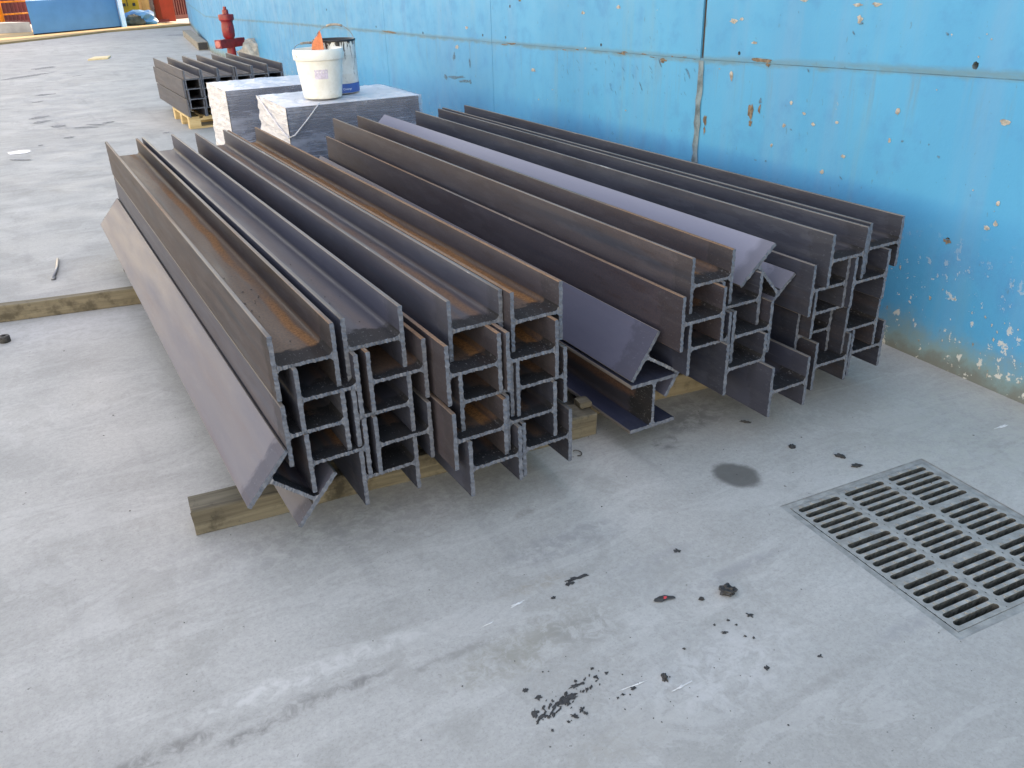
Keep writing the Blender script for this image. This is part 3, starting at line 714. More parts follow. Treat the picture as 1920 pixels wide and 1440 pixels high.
def wrapped(lab, plab, x0, y0, w, d, h0, h1, seed, rot=0.0):
    r = random.Random(seed)
    make_pallet(plab, x0+.02, y0+.02, w-.04, d-.04, h0, rot)
    o = thing('sheet_stack', lab, 'wrapped stack', (x0, y0, h0), (0, 0, rot)); H = h1-h0
    sh = MB(); nl = 34; tl = (H-.012)/nl
    for k in range(nl):
        j = lambda: r.uniform(-.002, .002); sh.box((.012+j(), .012+j(), .001+k*tl), (w-.012+j(), d-.012+j(), (k+.93)*tl))
    q = sh.build('steel_sheets', M_SHEET, o); q['kind'] = 'stuff'
    nz = lambda a, b, c, s: mnoise.noise(Vector((a*s+seed, b*s, c*s*1.0)))
    fw = MB(); B = .006
    def dsp(p, amp): return amp*(nz(p.x*.6, p.y*.6, p.z*2.2, 9) + .6*nz(p.x, p.y, p.z*2, 24))
    def front(u, v): p = Vector((w*u, 0, H*v-.03*(1-v))); p.y = -B*.3 - abs(dsp(p, .006))*min(1, u*9) - .002; return p
    def left(u, v): p = Vector((0, d*(1-u), H*v-.09*(1-v))); p.x = -B*.4 - .002 - abs(dsp(p, .016))*min(1, (1-u)*7) - .02*(1-v)**6*abs(nz(p.y, 0, 3, 5)); p.y -= .004*u; return p
    def right(u, v): p = Vector((w, d*u, H*v-.03*(1-v))); p.x = w+B+abs(dsp(p, .006)); return p
    def back(u, v): p = Vector((w*(1-u), d, H*v)); p.y = d+B+abs(dsp(p, .006)); return p
    def top(u, v):
        p = Vector((w*u, d*v, H)); e = min(u, 1-u, v, 1-v)
        p.z = H - .004 + min(1, e*12)*(.006 + abs(dsp(p*1.4, .011))) + (.03*max(0, u-.72)*max(0, nz(p.x*3, p.y*3, 1, 6)+.4) if e > 0.02 else 0)
        return p
    film_grid(fw, front, 50, 30, 1); film_grid(fw, left, 30, 30, 0); film_grid(fw, right, 20, 20, 1); film_grid(fw, back, 20, 12, 1); film_grid(fw, top, 50, 40, 0)
    fo = fw.build('film_wrap', [M_FILMW, M_FILMC], o, True)
    st = MB()                                           # film twisted to a rope, dragged over the corner
    st.tube([(-.014, d*.95, H*.99), (-.018, d*.6, H*.86), (-.018, d*.25, H*.72), (-.012, -.004, H*.63), (.03, -.02, H*.66), (.12, -.021, H*.82), (.20, -.018, H*.97), (.24, .02, H+.008)],
            [.007, .006, .005, .005, .005, .004, .004, .003], 8)
    if seed == 3: st.build('film_rope', M_FILMW, o, True)
    return o
wrapped('nearer film-wrapped stack of dark steel sheets, with two buckets on top', 'wooden pallet under the nearer wrapped sheet stack', 1.545, 5.80, .97, .80, .12, .65, 3, R(-1.2))
wrapped('farther film-wrapped stack of dark steel sheets, nothing standing on it', 'wooden pallet under the farther wrapped sheet stack', 1.425, 7.04, .95, .72, .12, .65, 11, R(-.5))

# ------------------------------------------------------------------ buckets
ZT = .664
b0 = G(607, 187, ZT); vdir = Vector((b0.x, b0.y, 0)).normalized(); bc = b0 + vdir*.132
pail = thing('plastic_bucket', 'white plastic bucket with lilac sticker standing on the nearer wrapped stack', 'bucket', bc, (0, 0, math.atan2(-vdir.y, -vdir.x)))
mb = MB(); HB_ = .318; rb, rt_ = .132, .166
rad = lambda z: rb + (rt_-rb)*z/HB_
mb.lathe([(rb-.014, .0), (rb-.003, .004), (rb, .012), (rad(.246), .246), (rad(.253), .253)], 48, 0, None, True)
mb.build('body', M_PAIL, pail, True)
mb = MB(); r0 = rad(.253)
mb.lathe([(r0+.0005, .251), (r0+.010, .253), (r0+.012, .258), (r0+.014, .301), (r0+.011, .306), (r0+.009, .318), (r0+.004, .321), (r0-.001, .316), (r0-.006, .18), (r0-.03, .03)], 48)
mb.build('rim', M_PAIL, pail, True)
def bail(parent, r, z, lean, rise, gripw, ang=0.0, wr=.0022, half=False):
    pts = []
    for k in range(25):
        q = math.pi*k/24; c, s = math.cos(q), math.sin(q)
        pts.append(Vector((-s*rise*math.sin(lean), r*c, z + s*rise*math.cos(lean))))
    pts = [Matrix.Rotation(ang, 3, 'Z') @ p for p in pts]
    mb = MB(); mb.tube(pts, wr, 6); h = mb.build('handle', M_WIRE, parent, True)
    mb = MB(); i0, i1 = 12-gripw, 12+gripw
    mb.tube(pts[i0:i1+1], .008, 8); mb.build('grip', M_GRIP, h, True)
bail(pail, r0+.014, .277, R(60), .150, 2, R(35))
mb = MB(); n = 10                                       # sticker curved onto the wall of the bucket
for k in range(n):
    a0, a1 = .33-.60*k/n*1.0, .33-.60*(k+1)/n
    for zlo, zhi in ((.135, .195),):
        P_ = lambda a, z: ((rad(z)+.0016)*math.cos(a), (rad(z)+.0016)*math.sin(a), z)
        mb.poly([P_(a1, zlo), P_(a0, zlo), P_(a0, zhi), P_(a1, zhi)][::-1])
stk = mb.build('sticker', M_STICKER, pail)
c0 = G(637, 176.5, ZT); vd = Vector((c0.x, c0.y, 0)).normalized(); cc = c0 + vd*.148
can = thing('paint_can', 'white metal paint can with black drips and a blue band behind the white bucket', 'paint can', cc, (0, 0, math.atan2(-vd.y, -vd.x)))
rc, hc = .148, .345
mb = MB(); mb.lathe([(rc-.006, 0), (rc, .003), (rc, .125), (rc+.002, .13), (rc, .135), (rc, .25), (rc+.002, .255), (rc, .26), (rc, hc)], 48, 0, None, True); mb.build('body', M_CAN, can, True)
mb = MB(); mb.lathe([(rc, hc), (rc+.005, hc+.001), (rc+.005, hc+.012), (rc+.001, hc+.014), (rc-.006, hc+.010), (rc-.007, .05), (rc-.02, .04)], 48); 
for k in range(22):                                     # dried drips over the lip
    a = rnd.uniform(-2.2, 2.2); l_ = rnd.uniform(.01, .06); w_ = rnd.uniform(.02, .06)
    q = lambda aa, z: ((rc+.0018)*math.cos(aa), (rc+.0018)*math.sin(aa), z)
    mb.poly([q(a-w_, hc+.001), q(a-w_*.3, hc-l_), q(a+w_*.3, hc-l_*.8), q(a+w_, hc+.001)])
mb.build('rim', M_BLACK, can, True)
mb = MB(); rb2 = rc+.0016
for k in range(48):
    a0, a1 = 2*math.pi*k/48, 2*math.pi*(k+1)/48
    mb.poly([(rb2*math.cos(a0), rb2*math.sin(a0), .004), (rb2*math.cos(a1), rb2*math.sin(a1), .004), (rb2*math.cos(a1), rb2*math.sin(a1), .066), (rb2*math.cos(a0), rb2*math.sin(a0), .066)])
band = mb.build('blue_band', M_BLUEBAND, can, True)
cu = bpy.data.curves.new('t', 'FONT'); cu.body = 'Coatings'; cu.size = .019; cu.align_x = 'CENTER'
to = bpy.data.objects.new('t', cu); C.objects.link(to)
me = bpy.data.meshes.new_from_object(to.evaluated_get(bpy.context.evaluated_depsgraph_get())); bpy.data.objects.remove(to)
a_c = .42
for v in me.vertices:
    a = a_c + v.co.x/rb2; v.co = Vector(((rb2+.0008)*math.cos(a), (rb2+.0008)*math.sin(a), .025 + v.co.y))
me.materials.clear(); me.materials.append(M_INK); put('lettering', me, band)
bail(can, rc+.003, hc-.02, R(20), .135, 3, R(-20), .0024)
def crumple(label, cat, name, loc, rx, ry, rz, mat, seed, sub=3, amp=.35, freq=2.2):
    bm = bmesh.new(); bmesh.ops.create_icosphere(bm, subdivisions=sub, radius=1)
    for v in bm.verts:
        n1 = mnoise.noise(v.co*freq+Vector((seed, 0, 0))); n2 = mnoise.noise(v.co*freq*2.7+Vector((0, seed, 0)))
        v.co *= 1 + amp*n1 + amp*.5*n2; v.co = Vector((v.co.x*rx, v.co.y*ry, max(-.0, v.co.z*rz+rz*.55)))
    me = bpy.data.meshes.new(name); bm.to_mesh(me); bm.free(); me.materials.append(mat)
    o = put(name, me, None, loc); return tag(o, label, cat) if label else o
rag = MB(); rp = bc + vd*.095 + Vector((.0, .0, .30))
rows = [[(-.055, 0, 0), (-.02, .012, .0), (.02, -.01, 0), (.055, .0, .0)], [(-.045, 0, .05), (-.012, -.02, .055), (.02, .012, .06), (.05, -.005, .055)], [(-.02, .01, .085), (.002, -.012, .10), (.028, .012, .11), (.047, 0, .10)], [(.012, 0, .115), (.022, -.008, .135), (.03, .005, .152), (.040, 0, .135)]]
for sgn in (0, .012):
    vs = [rp + RT*p[0]*.8 + Vector((0, 0, p[2]*.85+.0)) + vd*(p[1]+sgn) for row in rows for p in row]
    rag.add(vs, [(j*4+i, j*4+i+1, (j+1)*4+i+1, (j+1)*4+i) for j in range(3) for i in range(3)])
tag(rag.build('rag', M_RAG, None, True), 'orange cloth poking up out of the back of the white bucket', 'cloth')

# ------------------------------------------------------------------ far pallet of short beams
p3 = Vector((1.535, 9.70, 0))
make_pallet('pale wooden pallet under the far stack of short beams', 1.535, 9.70, 1.02, .96, .125)
z3 = .126
cn = ['first', 'second', 'third', 'fourth', 'fifth', 'sixth']
for c in range(6):
    for l in range(4):
        off = (.02 if l % 2 else 0.0) + .008
        x = p3.x + off + c*(D+.0035 if c else 0) + D/2
        y = 9.62 + rnd.uniform(-.04, .05) + (.05 if c else 0)
        lab = 'short steel H-beam on far pallet, %s column from left, %s' % (cn[c], ['lowest', 'third from top', 'second from top', 'topmost'][l])
        beam(lab, x/U, y/U, (z3 + l*.0945 + .09)/U, YAW, 0, 1.95, 'short steel H-beams stacked on the far pallet', .25, .35, .0, .5)

# ------------------------------------------------------------------ hydrant, sack
hp = Vector((3.24, 15.0, 0)); hyd = thing('fire_hydrant', 'red fire hydrant with a square cross outlet in front of the blue wall', 'fire hydrant', hp, (0, 0, R(38)))
def lp(nm, prof, mat=M_RED, n=24, M=None):
    mb = MB(); mb.lathe(prof, n, 0, M, True, True); return auto_smooth(mb.build(nm, mat, hyd))
lp('base_flange', [(.15, 0), (.15, .03), (.09, .035), (.085, .10), (.12, .105), (.12, .13), (.085, .135), (.08, .16)])
lp('lower_pipe', [(.078, .16), (.072, .19), (.068, .44)])
mb = MB(); mb.lathe([(.07, .195), (.076, .2), (.076, .215), (.07, .22)], 24); mb.build('white_band', M_REDPALE, hyd)
mb = MB(); mb.bbox((-.30, -.062, .425), (.30, .062, .555), .008); arm = mb.build('cross_outlet', M_RED, hyd)
for sx in (-1, 1):
    mb = MB(); mb.lathe([(.052, 0), (.052, .006), (.03, .008)], 20, 0, Matrix.Translation((sx*.301, 0, .49)) @ Matrix.Rotation(R(90)*sx, 4, 'Y'), False, True); mb.build('outlet_cap', M_REDPALE, arm)  # paler discs paint the light falling on the arm's ends
lp('barrel', [(.07, .555), (.085, .575), (.095, .60), (.10, .68), (.098, .74), (.09, .79), (.095, .815), (.118, .835), (.122, .90), (.118, .915), (.05, .925)])
mb = MB(); mb.lathe([(.06, 0), (.06, .012), (.045, .016), (.02, .02)], 20, 0, Matrix.Translation((-.05, -.085, .69)) @ Matrix.Rotation(R(90), 4, 'X'), False, True); mb.build('side_cap', M_RED, hyd)
lp('top_nut', [(.05, .925), (.045, .985), (.028, .99), (.026, 1.03)], M_RED, 6)
sk = crumple('crumpled grey paper sack slumped beside the red hydrant', 'sack', 'paper_sack', hp+Vector((.34, -.10, .12)), .24, .18, .27, M_SACK, 4, 3, .35)
hz = MB(); hz.tube([hp+Vector((.09, -.16, .03)), hp+Vector((.13, -.16, .16)), hp+Vector((.16, -.13, .28)), hp+Vector((.19, -.17, .2)), hp+Vector((.2, -.2, .03))], .03, 8)
tag(hz.build('hose', M_RED, None, True), 'short loop of red hose at the foot of the hydrant', 'hose')

# ------------------------------------------------------------------ drain grate
gt = thing('drain_grate', 'square cast iron drain grate with nine blocks of slots set in the floor', 'drain grate', gc, (0, 0, GR_A))
fwid = .022
fr = MB()
def ring(mb, x0, y0, x1, y1, wd, z0, z1, mat=0):
    mb.box((x0, y0, z0), (x1, y0+wd, z1), mat); mb.box((x0, y1-wd, z0), (x1, y1, z1), mat)
    mb.box((x0, y0+wd, z0), (x0+wd, y1-wd, z1), mat); mb.box((x1-wd, y0+wd, z0), (x1, y1-wd, z1), mat)
ring(fr, -.010, -GD-.010, GW+.010, .010, fwid+.0085, -.06, -.0018)
fr.build('frame', M_IRON, gt)
iw, idp = GW-2*fwid, GD-2*fwid; cw, cd = iw/3, idp/3
def slot_panel(seed):
    mb = MB(); r = random.Random(seed); ns = 6; T = .030
    mx, my = .013, .014                                 # solid margins round the six slots
    sw = cw-2*mx; pitch = (cd-my)/ns; shh = pitch*.61
    y = 0
    def cell(y0, y1, yc):
        n = 24; outer, inner = [], []
        for k in range(n):
            a = 2*math.pi*k/n; c, s = math.cos(a), math.sin(a)
            R_ = shh/2; hx = sw/2-R_
            px_ = (hx if c > 1e-6 else -hx if c < -1e-6 else 0) + R_*c; py_ = R_*s
            inner.append((cw/2+px_, yc+py_))
            ex = cw/2*max(-1, min(1, px_/(sw/2)*1.0)); 
            if abs(c) > .72: ox = cw if c > 0 else 0; oy = yc + (y1-yc if s > 0 else yc-y0)*max(-1, min(1, s/.69))
            else: oy = y1 if s > 0 else y0; ox = cw/2 + cw/2*max(-1, min(1, c/.72))
            outer.append((ox, max(y0, min(y1, oy))))
        o = len(mb.v)
        jz = lambda: r.uniform(-.0004, .0004)
        mb.v += [(x, y_, -.001) for x, y_ in outer] + [(x, y_, -.0012+jz()) for x, y_ in inner] + [(x, y_, -T) for x, y_ in inner]
        for k in range(n):
            k2 = (k+1) % n
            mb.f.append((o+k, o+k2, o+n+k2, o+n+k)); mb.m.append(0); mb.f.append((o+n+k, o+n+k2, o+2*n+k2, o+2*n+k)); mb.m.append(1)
    for i in range(ns):
        y0 = my/2 + pitch*i; cell(y0, y0+pitch, y0+pitch/2)
        for j in range(4):                              # anti-slip nubs on the bars
            x = cw*(.16+.225*j); mb.bbox((x, y0+pitch-.0045, -.0014), (x+.011, y0+pitch+.0035, .0012), .0008)
    mb.box((0, 0, -.012), (cw, my/2, -.001)); mb.box((0, cd-my/2, -.012), (cw, cd, -.001))
    return mb.mesh('slot_block', [M_IRON, M_SLOTSHADE])
pm = [slot_panel(k) for k in range(3)]
for i in range(3):
    for j in range(3):
        put('slot_block', rnd.choice(pm), gt, (fwid+cw*i, -GD+fwid+cd*j, 0))
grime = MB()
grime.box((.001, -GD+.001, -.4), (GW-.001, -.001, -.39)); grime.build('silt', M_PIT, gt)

# ------------------------------------------------------------------ litter on the floor
def flat_patch(mb, p, rx, ry, ang, mat=0, n=14, rough=.35, z=.0012, dome=.001, seed=None):
    r = rnd; pts = []
    for k in range(n):
        q = 2*math.pi*k/n; rr = 1+rough*r.uniform(-1, 1); x, y = rr*rx*math.cos(q), rr*ry*math.sin(q)
        pts.append((p.x + x*math.cos(ang) - y*math.sin(ang), p.y + x*math.sin(ang) + y*math.cos(ang), z))
    o = len(mb.v); mb.v += pts + [(p.x, p.y, z+dome)]
    for k in range(n): mb.f.append((o+k, o+(k+1) % n, o+n)); mb.m.append(mat)
tar = MB(); view_ang = -.1
for (x, y, w, h, a) in ((1068, 1310, 34, 10, .55), (1052, 1318, 22, 8, .55), (1078, 1286, 24, 7, .5), (1090, 1282, 12, 5, .4), (1003, 1337, 12, 14, 0), (1018, 1343, 16, 9, .3), (1091, 1331, 9, 12, 0), (1098, 1338, 8, 6, 0), (1077, 1343, 13, 8, -.4), (985, 1295, 9, 8, 0),
                        (1110, 1254, 7, 5, 0), (1137, 1262, 7, 5, 0), (1187, 1291, 10, 6, 0), (1168, 1303, 7, 5, 0), (1158, 1309, 5, 4, 0), (1010, 1309, 12, 8, .3), (1283, 1217, 6, 4, 0), (1066, 1354, 6, 5, 0), (1036, 1370, 6, 5, 0),
                        (1358, 1186, 12, 5, .1), (1365, 1163, 6, 4, 0), (1340, 1172, 5, 4, 0), (1380, 1172, 5, 3, 0), (1397, 1193, 5, 4, 0), (1413, 1196, 5, 4, 0), (1438, 1253, 8, 8, 0), (1080, 1085, 40, 7, .5), (1068, 1094, 14, 9, .2), (1037, 1121, 10, 5, 0), (1270, 1033, 12, 7, -.5), (1537, 1231, 10, 6, 0), (1405, 1154, 14, 6, -.5)):
    p = G(x, y); q = G(x+w/2, y); q2 = G(x, y-h/2)
    flat_patch(tar, p, (q-p).length, (q2-p).length, math.atan2((q-p).y, (q-p).x) + a*.9, rough=.55, n=16)
for k in range(60):                                     # the main spatter: a ragged slanting cluster of small flakes
    u, v_ = rnd.gauss(0, 1), rnd.gauss(0, 1); p = G(1058+u*26, 1312-u*15+v_*11); s = rnd.uniform(.0012, .0055); flat_patch(tar, p, s*1.5, s*.7, .75+rnd.uniform(-.3, .3), n=9, rough=.55)
for k in range(26):
    p = G(rnd.gauss(1120, 150), rnd.gauss(1300, 45)); s = rnd.uniform(.0008, .0024); flat_patch(tar, p, s, s*rnd.uniform(.6, 1), rnd.uniform(0, 3), n=7)
for k in range(110):
    p = G(rnd.uniform(0, 1900), rnd.uniform(960, 1435)); s = .8*rnd.choice((.0006, .0008, .001, .0016, .0024)); flat_patch(tar, p, s, s*rnd.uniform(.5, 1), rnd.uniform(0, 3), n=6)
for k in range(90):
    p = G(rnd.uniform(0, 1900), rnd.uniform(300, 960)); s = rnd.uniform(.0015, .0045); flat_patch(tar, p, s, s*rnd.uniform(.5, 1), rnd.uniform(0, 3), n=6)
o = tar.build('tar_spots', M_TAR); o['kind'] = 'stuff'; o['label'] = 'black tar spots and grit spattered over the concrete floor'
dm = MB()
for (x, y, w, h) in ((80, 128, 22, 6), (58, 142, 18, 14), (82, 178, 26, 5), (73, 191, 10, 4), (72, 221, 24, 6), (77, 229, 24, 5), (108, 237, 26, 5), (160, 239, 40, 3), (180, 234, 40, 2), (203, 230, 12, 4), (131, 258, 12, 4), (76, 273, 8, 3), (147, 142, 8, 3), (312, 249, 9, 3), (330, 66, 30, 2), (40, 300, 40, 3)):
    p = G(x, y); flat_patch(dm, p, (G(x+w/2, y)-p).length, (G(x, y-h/2)-p).length*.8, math.atan2((G(x+5, y)-p).y, (G(x+5, y)-p).x), rough=.4, z=.003, dome=.0005)
o = dm.build('floor_marks', M_GREYMARK); o['kind'] = 'stuff'; o['label'] = 'row of faint dark skid marks across the far floor'
wm = MB()
for (x0, y0, x1, y1, w) in ((1160, 1297, 1215, 1275, .0018), (1260, 1297, 1292, 1280, .003), (960, 1138, 980, 1128, .004), (905, 1176, 925, 1166, .002), (1866, 805, 1888, 796, .005)):
    a, b = G(x0, y0), G(x1, y1); d_ = (b-a); flat_patch(wm, (a+b)/2, d_.length/2, w, math.atan2(d_.y, d_.x), rough=.5, n=18)
o = wm.build('floor_scratches', M_WHITEMARK); o['kind'] = 'stuff'; o['label'] = 'short white scratches in the concrete floor'
def clump(label, px, py, rx, ry, rz, seed, mat=M_TAR, cat='debris', name='debris_lump'):
    o = crumple(label, cat, name, G(px, py), rx, ry, rz, mat, seed, 3, .85, 2.1); o.rotation_euler = (0, 0, seed); return o
clump('largest black lump of debris on the floor left of the drain grate', 1365, 1111, .022, .017, .012, 3)
clump('small black fleck between the large lump and the flat scrap', 1315, 1124, .006, .005, .004, 9)
clump('flat black flake left-hand of three near the drain grate', 1485, 838, .012, .010, .004, 1.3)
clump('black flake in the middle of three near the drain grate', 1575, 856, .016, .009, .004, 2.1)
clump('black flake with a tail nearest the drain grate', 1606, 874, .017, .009, .004, 2.8)
clump('comma-shaped black smear of debris near the bottom of the floor', 1246, 1271, .010, .006, .004, 4.4)
clump('dark curled crumb beside the foot of the projecting beam', 1398, 792, .006, .016, .004, .7)
scrap = MB(); p = G(1243, 1124); flat_patch(scrap, p, .028, .010, -.35, n=14, rough=.25, z=.003, dome=.002)
sp = tag(scrap.build('scrap', M_TAR), 'flat dark scrap with a red fleck left of the black lump', 'scrap')
rf = MB(); flat_patch(rf, G(1247, 1123), .006, .004, .3, n=8, z=.0056, dome=.0004); rf.build('red_fleck', plain('red_fleck_paint', (.75, .05, .06), .4), sp)
curl = MB(); cp_ = G(1083, 852); pts = []
for k in range(16):
    q = -2.3 + 4.4*k/15; r_ = .014+.004*k/15; pts.append(cp_ + Vector((r_*math.cos(q)*.8, r_*math.sin(q), .003+.004*k/15)))
curl.tube(pts, .0018, 6); tag(curl.build('metal_curl', M_TAR, None, True), 'small curled steel shaving beside the left pile corner', 'shaving')
nut = MB(); nut.lathe([(.022, 0), (.024, .004), (.024, .026), (.021, .030), (.010, .030), (.009, .012)], 20, 0, Matrix.Translation(G(10, 641)), True)
tag(auto_smooth(nut.build('rubber_bung', M_TAR)), 'small black ring lying on the floor at the left edge', 'ring')
rod = MB(); a, b = G(109, 488), G(101, 524); rod.tube([a+Vector((0, 0, .008)), (a+b)/2+Vector((.006, 0, .008)), b+Vector((0, 0, .008))], .0075, 8); rod.lathe([(.0, .0), (.013, .001), (.013, .012), (.0, .014)], 10, 0, Matrix.Translation(b))
tag(rod.build('steel_rod', M_RODM, None, True), 'thin steel rod lying on the floor left of the left pile', 'rod')
pa = MB(); p = G(36, 286); flat_patch(pa, p, .11, .10, .2, n=18, rough=.18, z=.004, dome=.006); tag(pa.build('plastic_scrap', M_PAPER, None, True), 'pale shiny plastic scrap on the floor at the left edge', 'plastic scrap')
bd = MB(); q = [G(165, 114), G(203, 111), G(208, 107), G(178, 109)]
bd.add(q + [v + Vector((0, 0, .03)) for v in q], [(0, 1, 2, 3)[::-1], (4, 5, 6, 7), (0, 1, 5, 4), (1, 2, 6, 5), (2, 3, 7, 6), (3, 0, 4, 7)])
tag(bd.build('sliver', M_SLIVER), 'pale flat board lying alone on the far floor', 'sliver')  # thin flat piece, paler than the floor around it
gw = MB(); a = gp(.50, .50, .004)
gw.tube([gp(.43, .47, .004), gp(.455, .455, .012), gp(.48, .46, .014), gp(.50, .485, .008), gp(.50, .51, .004)], .0018, 6); tag(gw.build('string', M_WHITEMARK, None, True), 'bit of pale string lying across the near corner of the drain grate', 'string')

# ------------------------------------------------------------------ far background beyond the shade
kb = MB(); kp = [(G(-40, 88.5), 0), (G(0, 84), 0), (G(100, 73), 0), (G(200, 61), 0), (G(300, 53), 0), (G(372, 46.5), 0)]
back = Vector((-.55, .83, 0))
for (a, _), (b, _) in zip(kp, kp[1:]):
    T_ = Vector((0, 0, .05)); 
    A, B_, A2, B2 = a, b, a+back*4.0, b+back*4.0
    kb.poly([A, B_, B_+T_, A+T_]); kb.poly([A+T_, B_+T_, B2+T_, A2+T_]); kb.poly([A2, A2+T_, B2+T_, B2])
tag(kb.build('sunlit_ground', M_SUNGROUND), 'low sun-tinted kerb strip across the far side of the yard', 'sunlit_ground')  # raised strip for sunlit ground, warm sunlight put into its colour
f0, f1 = G(64, 66, .05), G(228, 51, .05)
hb_ = height_at(f0, 2) ; dx = (f1-f0).normalized(); dy = Vector((-dx.y, dx.x, 0))
bl = thing('blue_block', 'big plain blue painted block standing behind the kerb', 'block', f0, (0, 0, math.atan2(dx.y, dx.x)))
Lb = (f1-f0).length; iv = bl.matrix_world if False else (Matrix.Translation(f0) @ Matrix.Rotation(math.atan2(dx.y, dx.x), 4, 'Z')).inverted()
r0_, r1_ = Vector((f0.x, f0.y, 0)).normalized(), Vector((f1.x, f1.y, 0)).normalized()
def foot(a, b, c, d, z0, z1):
    mb = MB(); q = [iv @ v for v in (a, b, c, d)]; q = [Vector((v.x, v.y, z0)) for v in q] + [Vector((v.x, v.y, z1)) for v in q]
    mb.add(q, [(3, 2, 1, 0), (4, 5, 6, 7), (0, 1, 5, 4), (1, 2, 6, 5), (2, 3, 7, 6), (3, 0, 4, 7)]); return mb
foot(f0, f1, f1+r1_*1.2, f0+r0_*1.2, .035, hb_-.05).build('body', M_FARBLUE, bl)
foot(f0+r0_*.04, f1+r1_*.04, f1+r1_*1.1, f0+r0_*1.1, 0, .033).build('base_gap', M_DARKGAP, bl)
mb = MB(); mb.box((-.02, -.16, 0), (.02, .16, 2.4), 0, Matrix.Translation(iv @ (f1+r1_*.1+RT*.10)) @ iv.to_3x3().to_4x4() @ Matrix.Rotation(math.atan2(-.53, .85), 4, 'Z')); mb.build('added_lit_side', M_FARBLUE, bl)  # added post turned to the sun, in place of the block's sunlit side
sl_ = MB(); a, b = G(-25, 64, .05), G(60, 60, .05); 
h_ = .30; sl_.poly([a, b, b+Vector((0, 0, h_)), a+Vector((0, 0, h_))]); bb = back*1.2
sl_.poly([a+Vector((0, 0, h_)), b+Vector((0, 0, h_)), b+bb+Vector((0, 0, h_)), a+bb+Vector((0, 0, h_))]); sl_.poly([b, b+bb, b+bb+Vector((0, 0, h_)), b+Vector((0, 0, h_))])
tag(sl_.build('concrete_plinth', M_FARGREY), 'low grey concrete plinth left of the blue block under the orange rails', 'plinth')
def solve_up(base, py): return height_at(base, py)
# orange rails
rl = thing('guard_rail', 'orange tubular guard rail with three bars left of the blue block', 'guard rail', (0, 0, 0))
pb = G(28, 58, .05); pb = pb + back*.5
fx = dx
mb = MB(); mb.tube([pb, pb+Vector((0, 0, 2.4))], .075, 10); mb.build('post', M_ORANGE, rl, True)
for zq in (.50, .88, 1.03, 1.40):
    mb = MB(); mb.tube([pb+Vector((0, 0, zq)), pb+fx*1.6+Vector((0, 0, zq))], .028, 8); mb.build('bar', M_ORANGE, rl, True)
r2 = thing('hoop_rail', 'curved orange hoop barrier at the far left edge', 'barrier', (0, 0, 0))
qb = pb - fx*.35 - back*.2
for z_, x_ in ((1.15, 0), (1.15, .38)):
    mb = MB(); mb.tube([qb-fx*x_, qb-fx*x_+Vector((0, 0, z_*.82)), qb-fx*(x_+.06)+Vector((0, 0, z_*.95)), qb-fx*(x_+.2)+Vector((0, 0, z_)), qb-fx*(x_+.9)+Vector((0, 0, z_))], .06 if x_ == 0 else .045, 10); mb.build('hoop', M_ORANGE, r2, True)
mb = MB(); mb.tube([qb+Vector((0, 0, .5)), qb-fx*1.1+Vector((0, 0, .5))], .04, 8); mb.build('bar', M_ORANGE, r2, True)
# containers
def container(label, p, ang, L, W_, H, mat):
    o = thing('shipping_container', label, 'container', p, (0, 0, ang), 'red containers beyond the yard')
    mb = MB(); n = int(L/.14); 
    xs_ = []
    for k in range(n):                                   # corrugated long side
        x = L*k/n; st = L/n
        xs_ += [(x, 0), (x+st*.35, 0), (x+st*.5, .04), (x+st*.85, .04)]
    xs_.append((L, 0))
    for (a, ya), (b, yb) in zip(xs_, xs_[1:]): mb.poly([(a, ya, .15), (b, yb, .15), (b, yb, H-.12), (a, ya, H-.12)])
    mb.build('side_panel', mat, o)
    mb = MB(); mb.box((0, .06, .15), (L, W_, H)); mb.build('box_body', mat, o)
    mb = MB(); mb.box((-.01, -.02, 0), (L+.01, .058, .148)); mb.box((-.01, -.02, H-.118), (L+.01, .058, H+.002)); mb.build('side_rail', mat, o)
    return o
ang = math.atan2(dx.y, dx.x)
ca, cb = G(-260, 60), G(70, 44.5); container('red shipping container behind the orange rails at far left', ca, math.atan2(cb.y-ca.y, cb.x-ca.x), (cb-ca).length, 2.4, 4.6, M_CONTRED)
container('dark red container beside the end of the blue wall', G(322, 36.5), ang, 9, 2.4, 4.6, M_CONTRED)
# yellow cabinet, cream column, pale ladder panel, red machine, tarp-covered winch
def far_box(name, label, cat, px0, px1, pyb, depth, mat, h, z=.05, push=0.0):
    a, b = G(px0, pyb-push*1.2, z), G(px1, pyb-push*1.2-(px1-px0)*.06, z)
    o = thing(name, label, cat, a, (0, 0, math.atan2((b-a).y, (b-a).x))); L = (b-a).length
    mb = MB(); mb.bbox((0, 0, 0), (L, depth, h), .015); mb.build('body', mat, o); return o, L
o, L = far_box('yellow_cabinet', 'yellow steel cabinet behind the blue tarp bundle', 'cabinet', 228, 268, 49, 1.0, M_YELLOW, 3.2, .05, 1.2)
mb = MB(); mb.box((L*.45, -.02, .6), (L*.48, -.002, 3.1)); mb.build('door_seam', M_DARKGAP, o)
for x_ in (.25, .7):
    mb = MB(); mb.box((L*x_, -.03, .60), (L*x_+.09, -.004, .70)); mb.build('latch', M_BLACK, o)
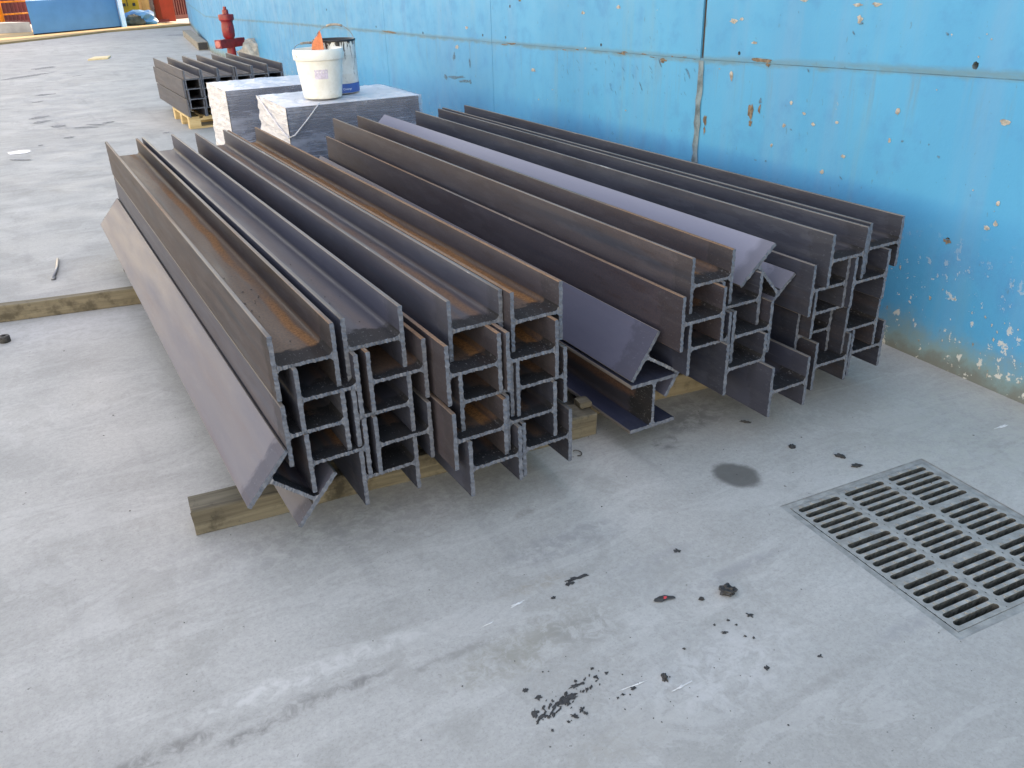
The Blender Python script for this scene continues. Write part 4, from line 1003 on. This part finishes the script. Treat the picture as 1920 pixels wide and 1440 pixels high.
o, L = far_box('cream_column', 'sunlit cream column right of the yellow cabinet', 'column', 272, 287, 44, .7, M_CREAM, 3.4, .05, .9)
o, L = far_box('ladder_panel', 'pale grey punched ladder panel between column and red machine', 'panel', 287, 302, 42, .12, M_LADDER, 3.4, .05, .9)
for k in range(10):
    mb = MB(); mb.box((L*.45, -.012, .35+k*.22), (L*.62, -.002, .42+k*.22)); mb.build('hole', M_BLACK, o)
o, L = far_box('red_machine', 'bright red machine housing left of the wall end', 'machine', 306, 331, 41.5, .9, M_MACHRED, 1.05, .05, .3)
mb = MB(); mb.box((L*.0, .02, 1.051), (L*.45, .5, 3.2)); mb.build('mast', M_CONTRED, o)
mb = MB(); mb.bbox((L*.55, .1, 1.051), (L*.85, .4, 3.0), .02); mb.build('white_panel', M_LADDER, o)
mb = MB(); mb.box((-.5, -.25, .0), (L*.3, -.02, .09)); mb.build('foot_plate', M_CONTRED, o)
tp = crumple('bundle of machinery under a blue tarp on the kerb', 'bundle', 'tarp_bundle', G(262, 46.5, .05), .62, .38, .30, M_TARP, 6, 3, .35, 1.8)
gm = crumple(None, None, 'greasy_drum', Vector((-.18, -.30, 0)), .34, .2, .22, M_DRUMDARK, 2, 3, .25); gm.parent = tp

cr_ = MB()                                              # black saw crumbs lying in two of the troughs
def crumb(left, dep_off, fx_):
    a = YL-YAW; x = (left + HB)*U + fx_; y = (10.84 + dep_off)*U; z = (zc(4))*U + TW/2 + .0008
    p = Vector((x*math.cos(a)-y*math.sin(a), x*math.sin(a)+y*math.cos(a), z)); flat_patch(cr_, p, rnd.uniform(.002, .005), rnd.uniform(.0012, .0025), rnd.uniform(0, 3), n=7, z=z, dome=.002)
for k in range(16): crumb(2.252, rnd.uniform(.6, 5), rnd.uniform(-.055, .03))
for k in range(9): crumb(4.907, rnd.uniform(1.5, 6), rnd.uniform(-.02, .05))
for k in range(7): crumb(3.334, rnd.uniform(.8, 5), rnd.uniform(-.05, .05))
o = cr_.build('saw_crumbs', M_TAR); o['kind'] = 'stuff'; o['label'] = 'black saw crumbs lying in the troughs of the left pile'
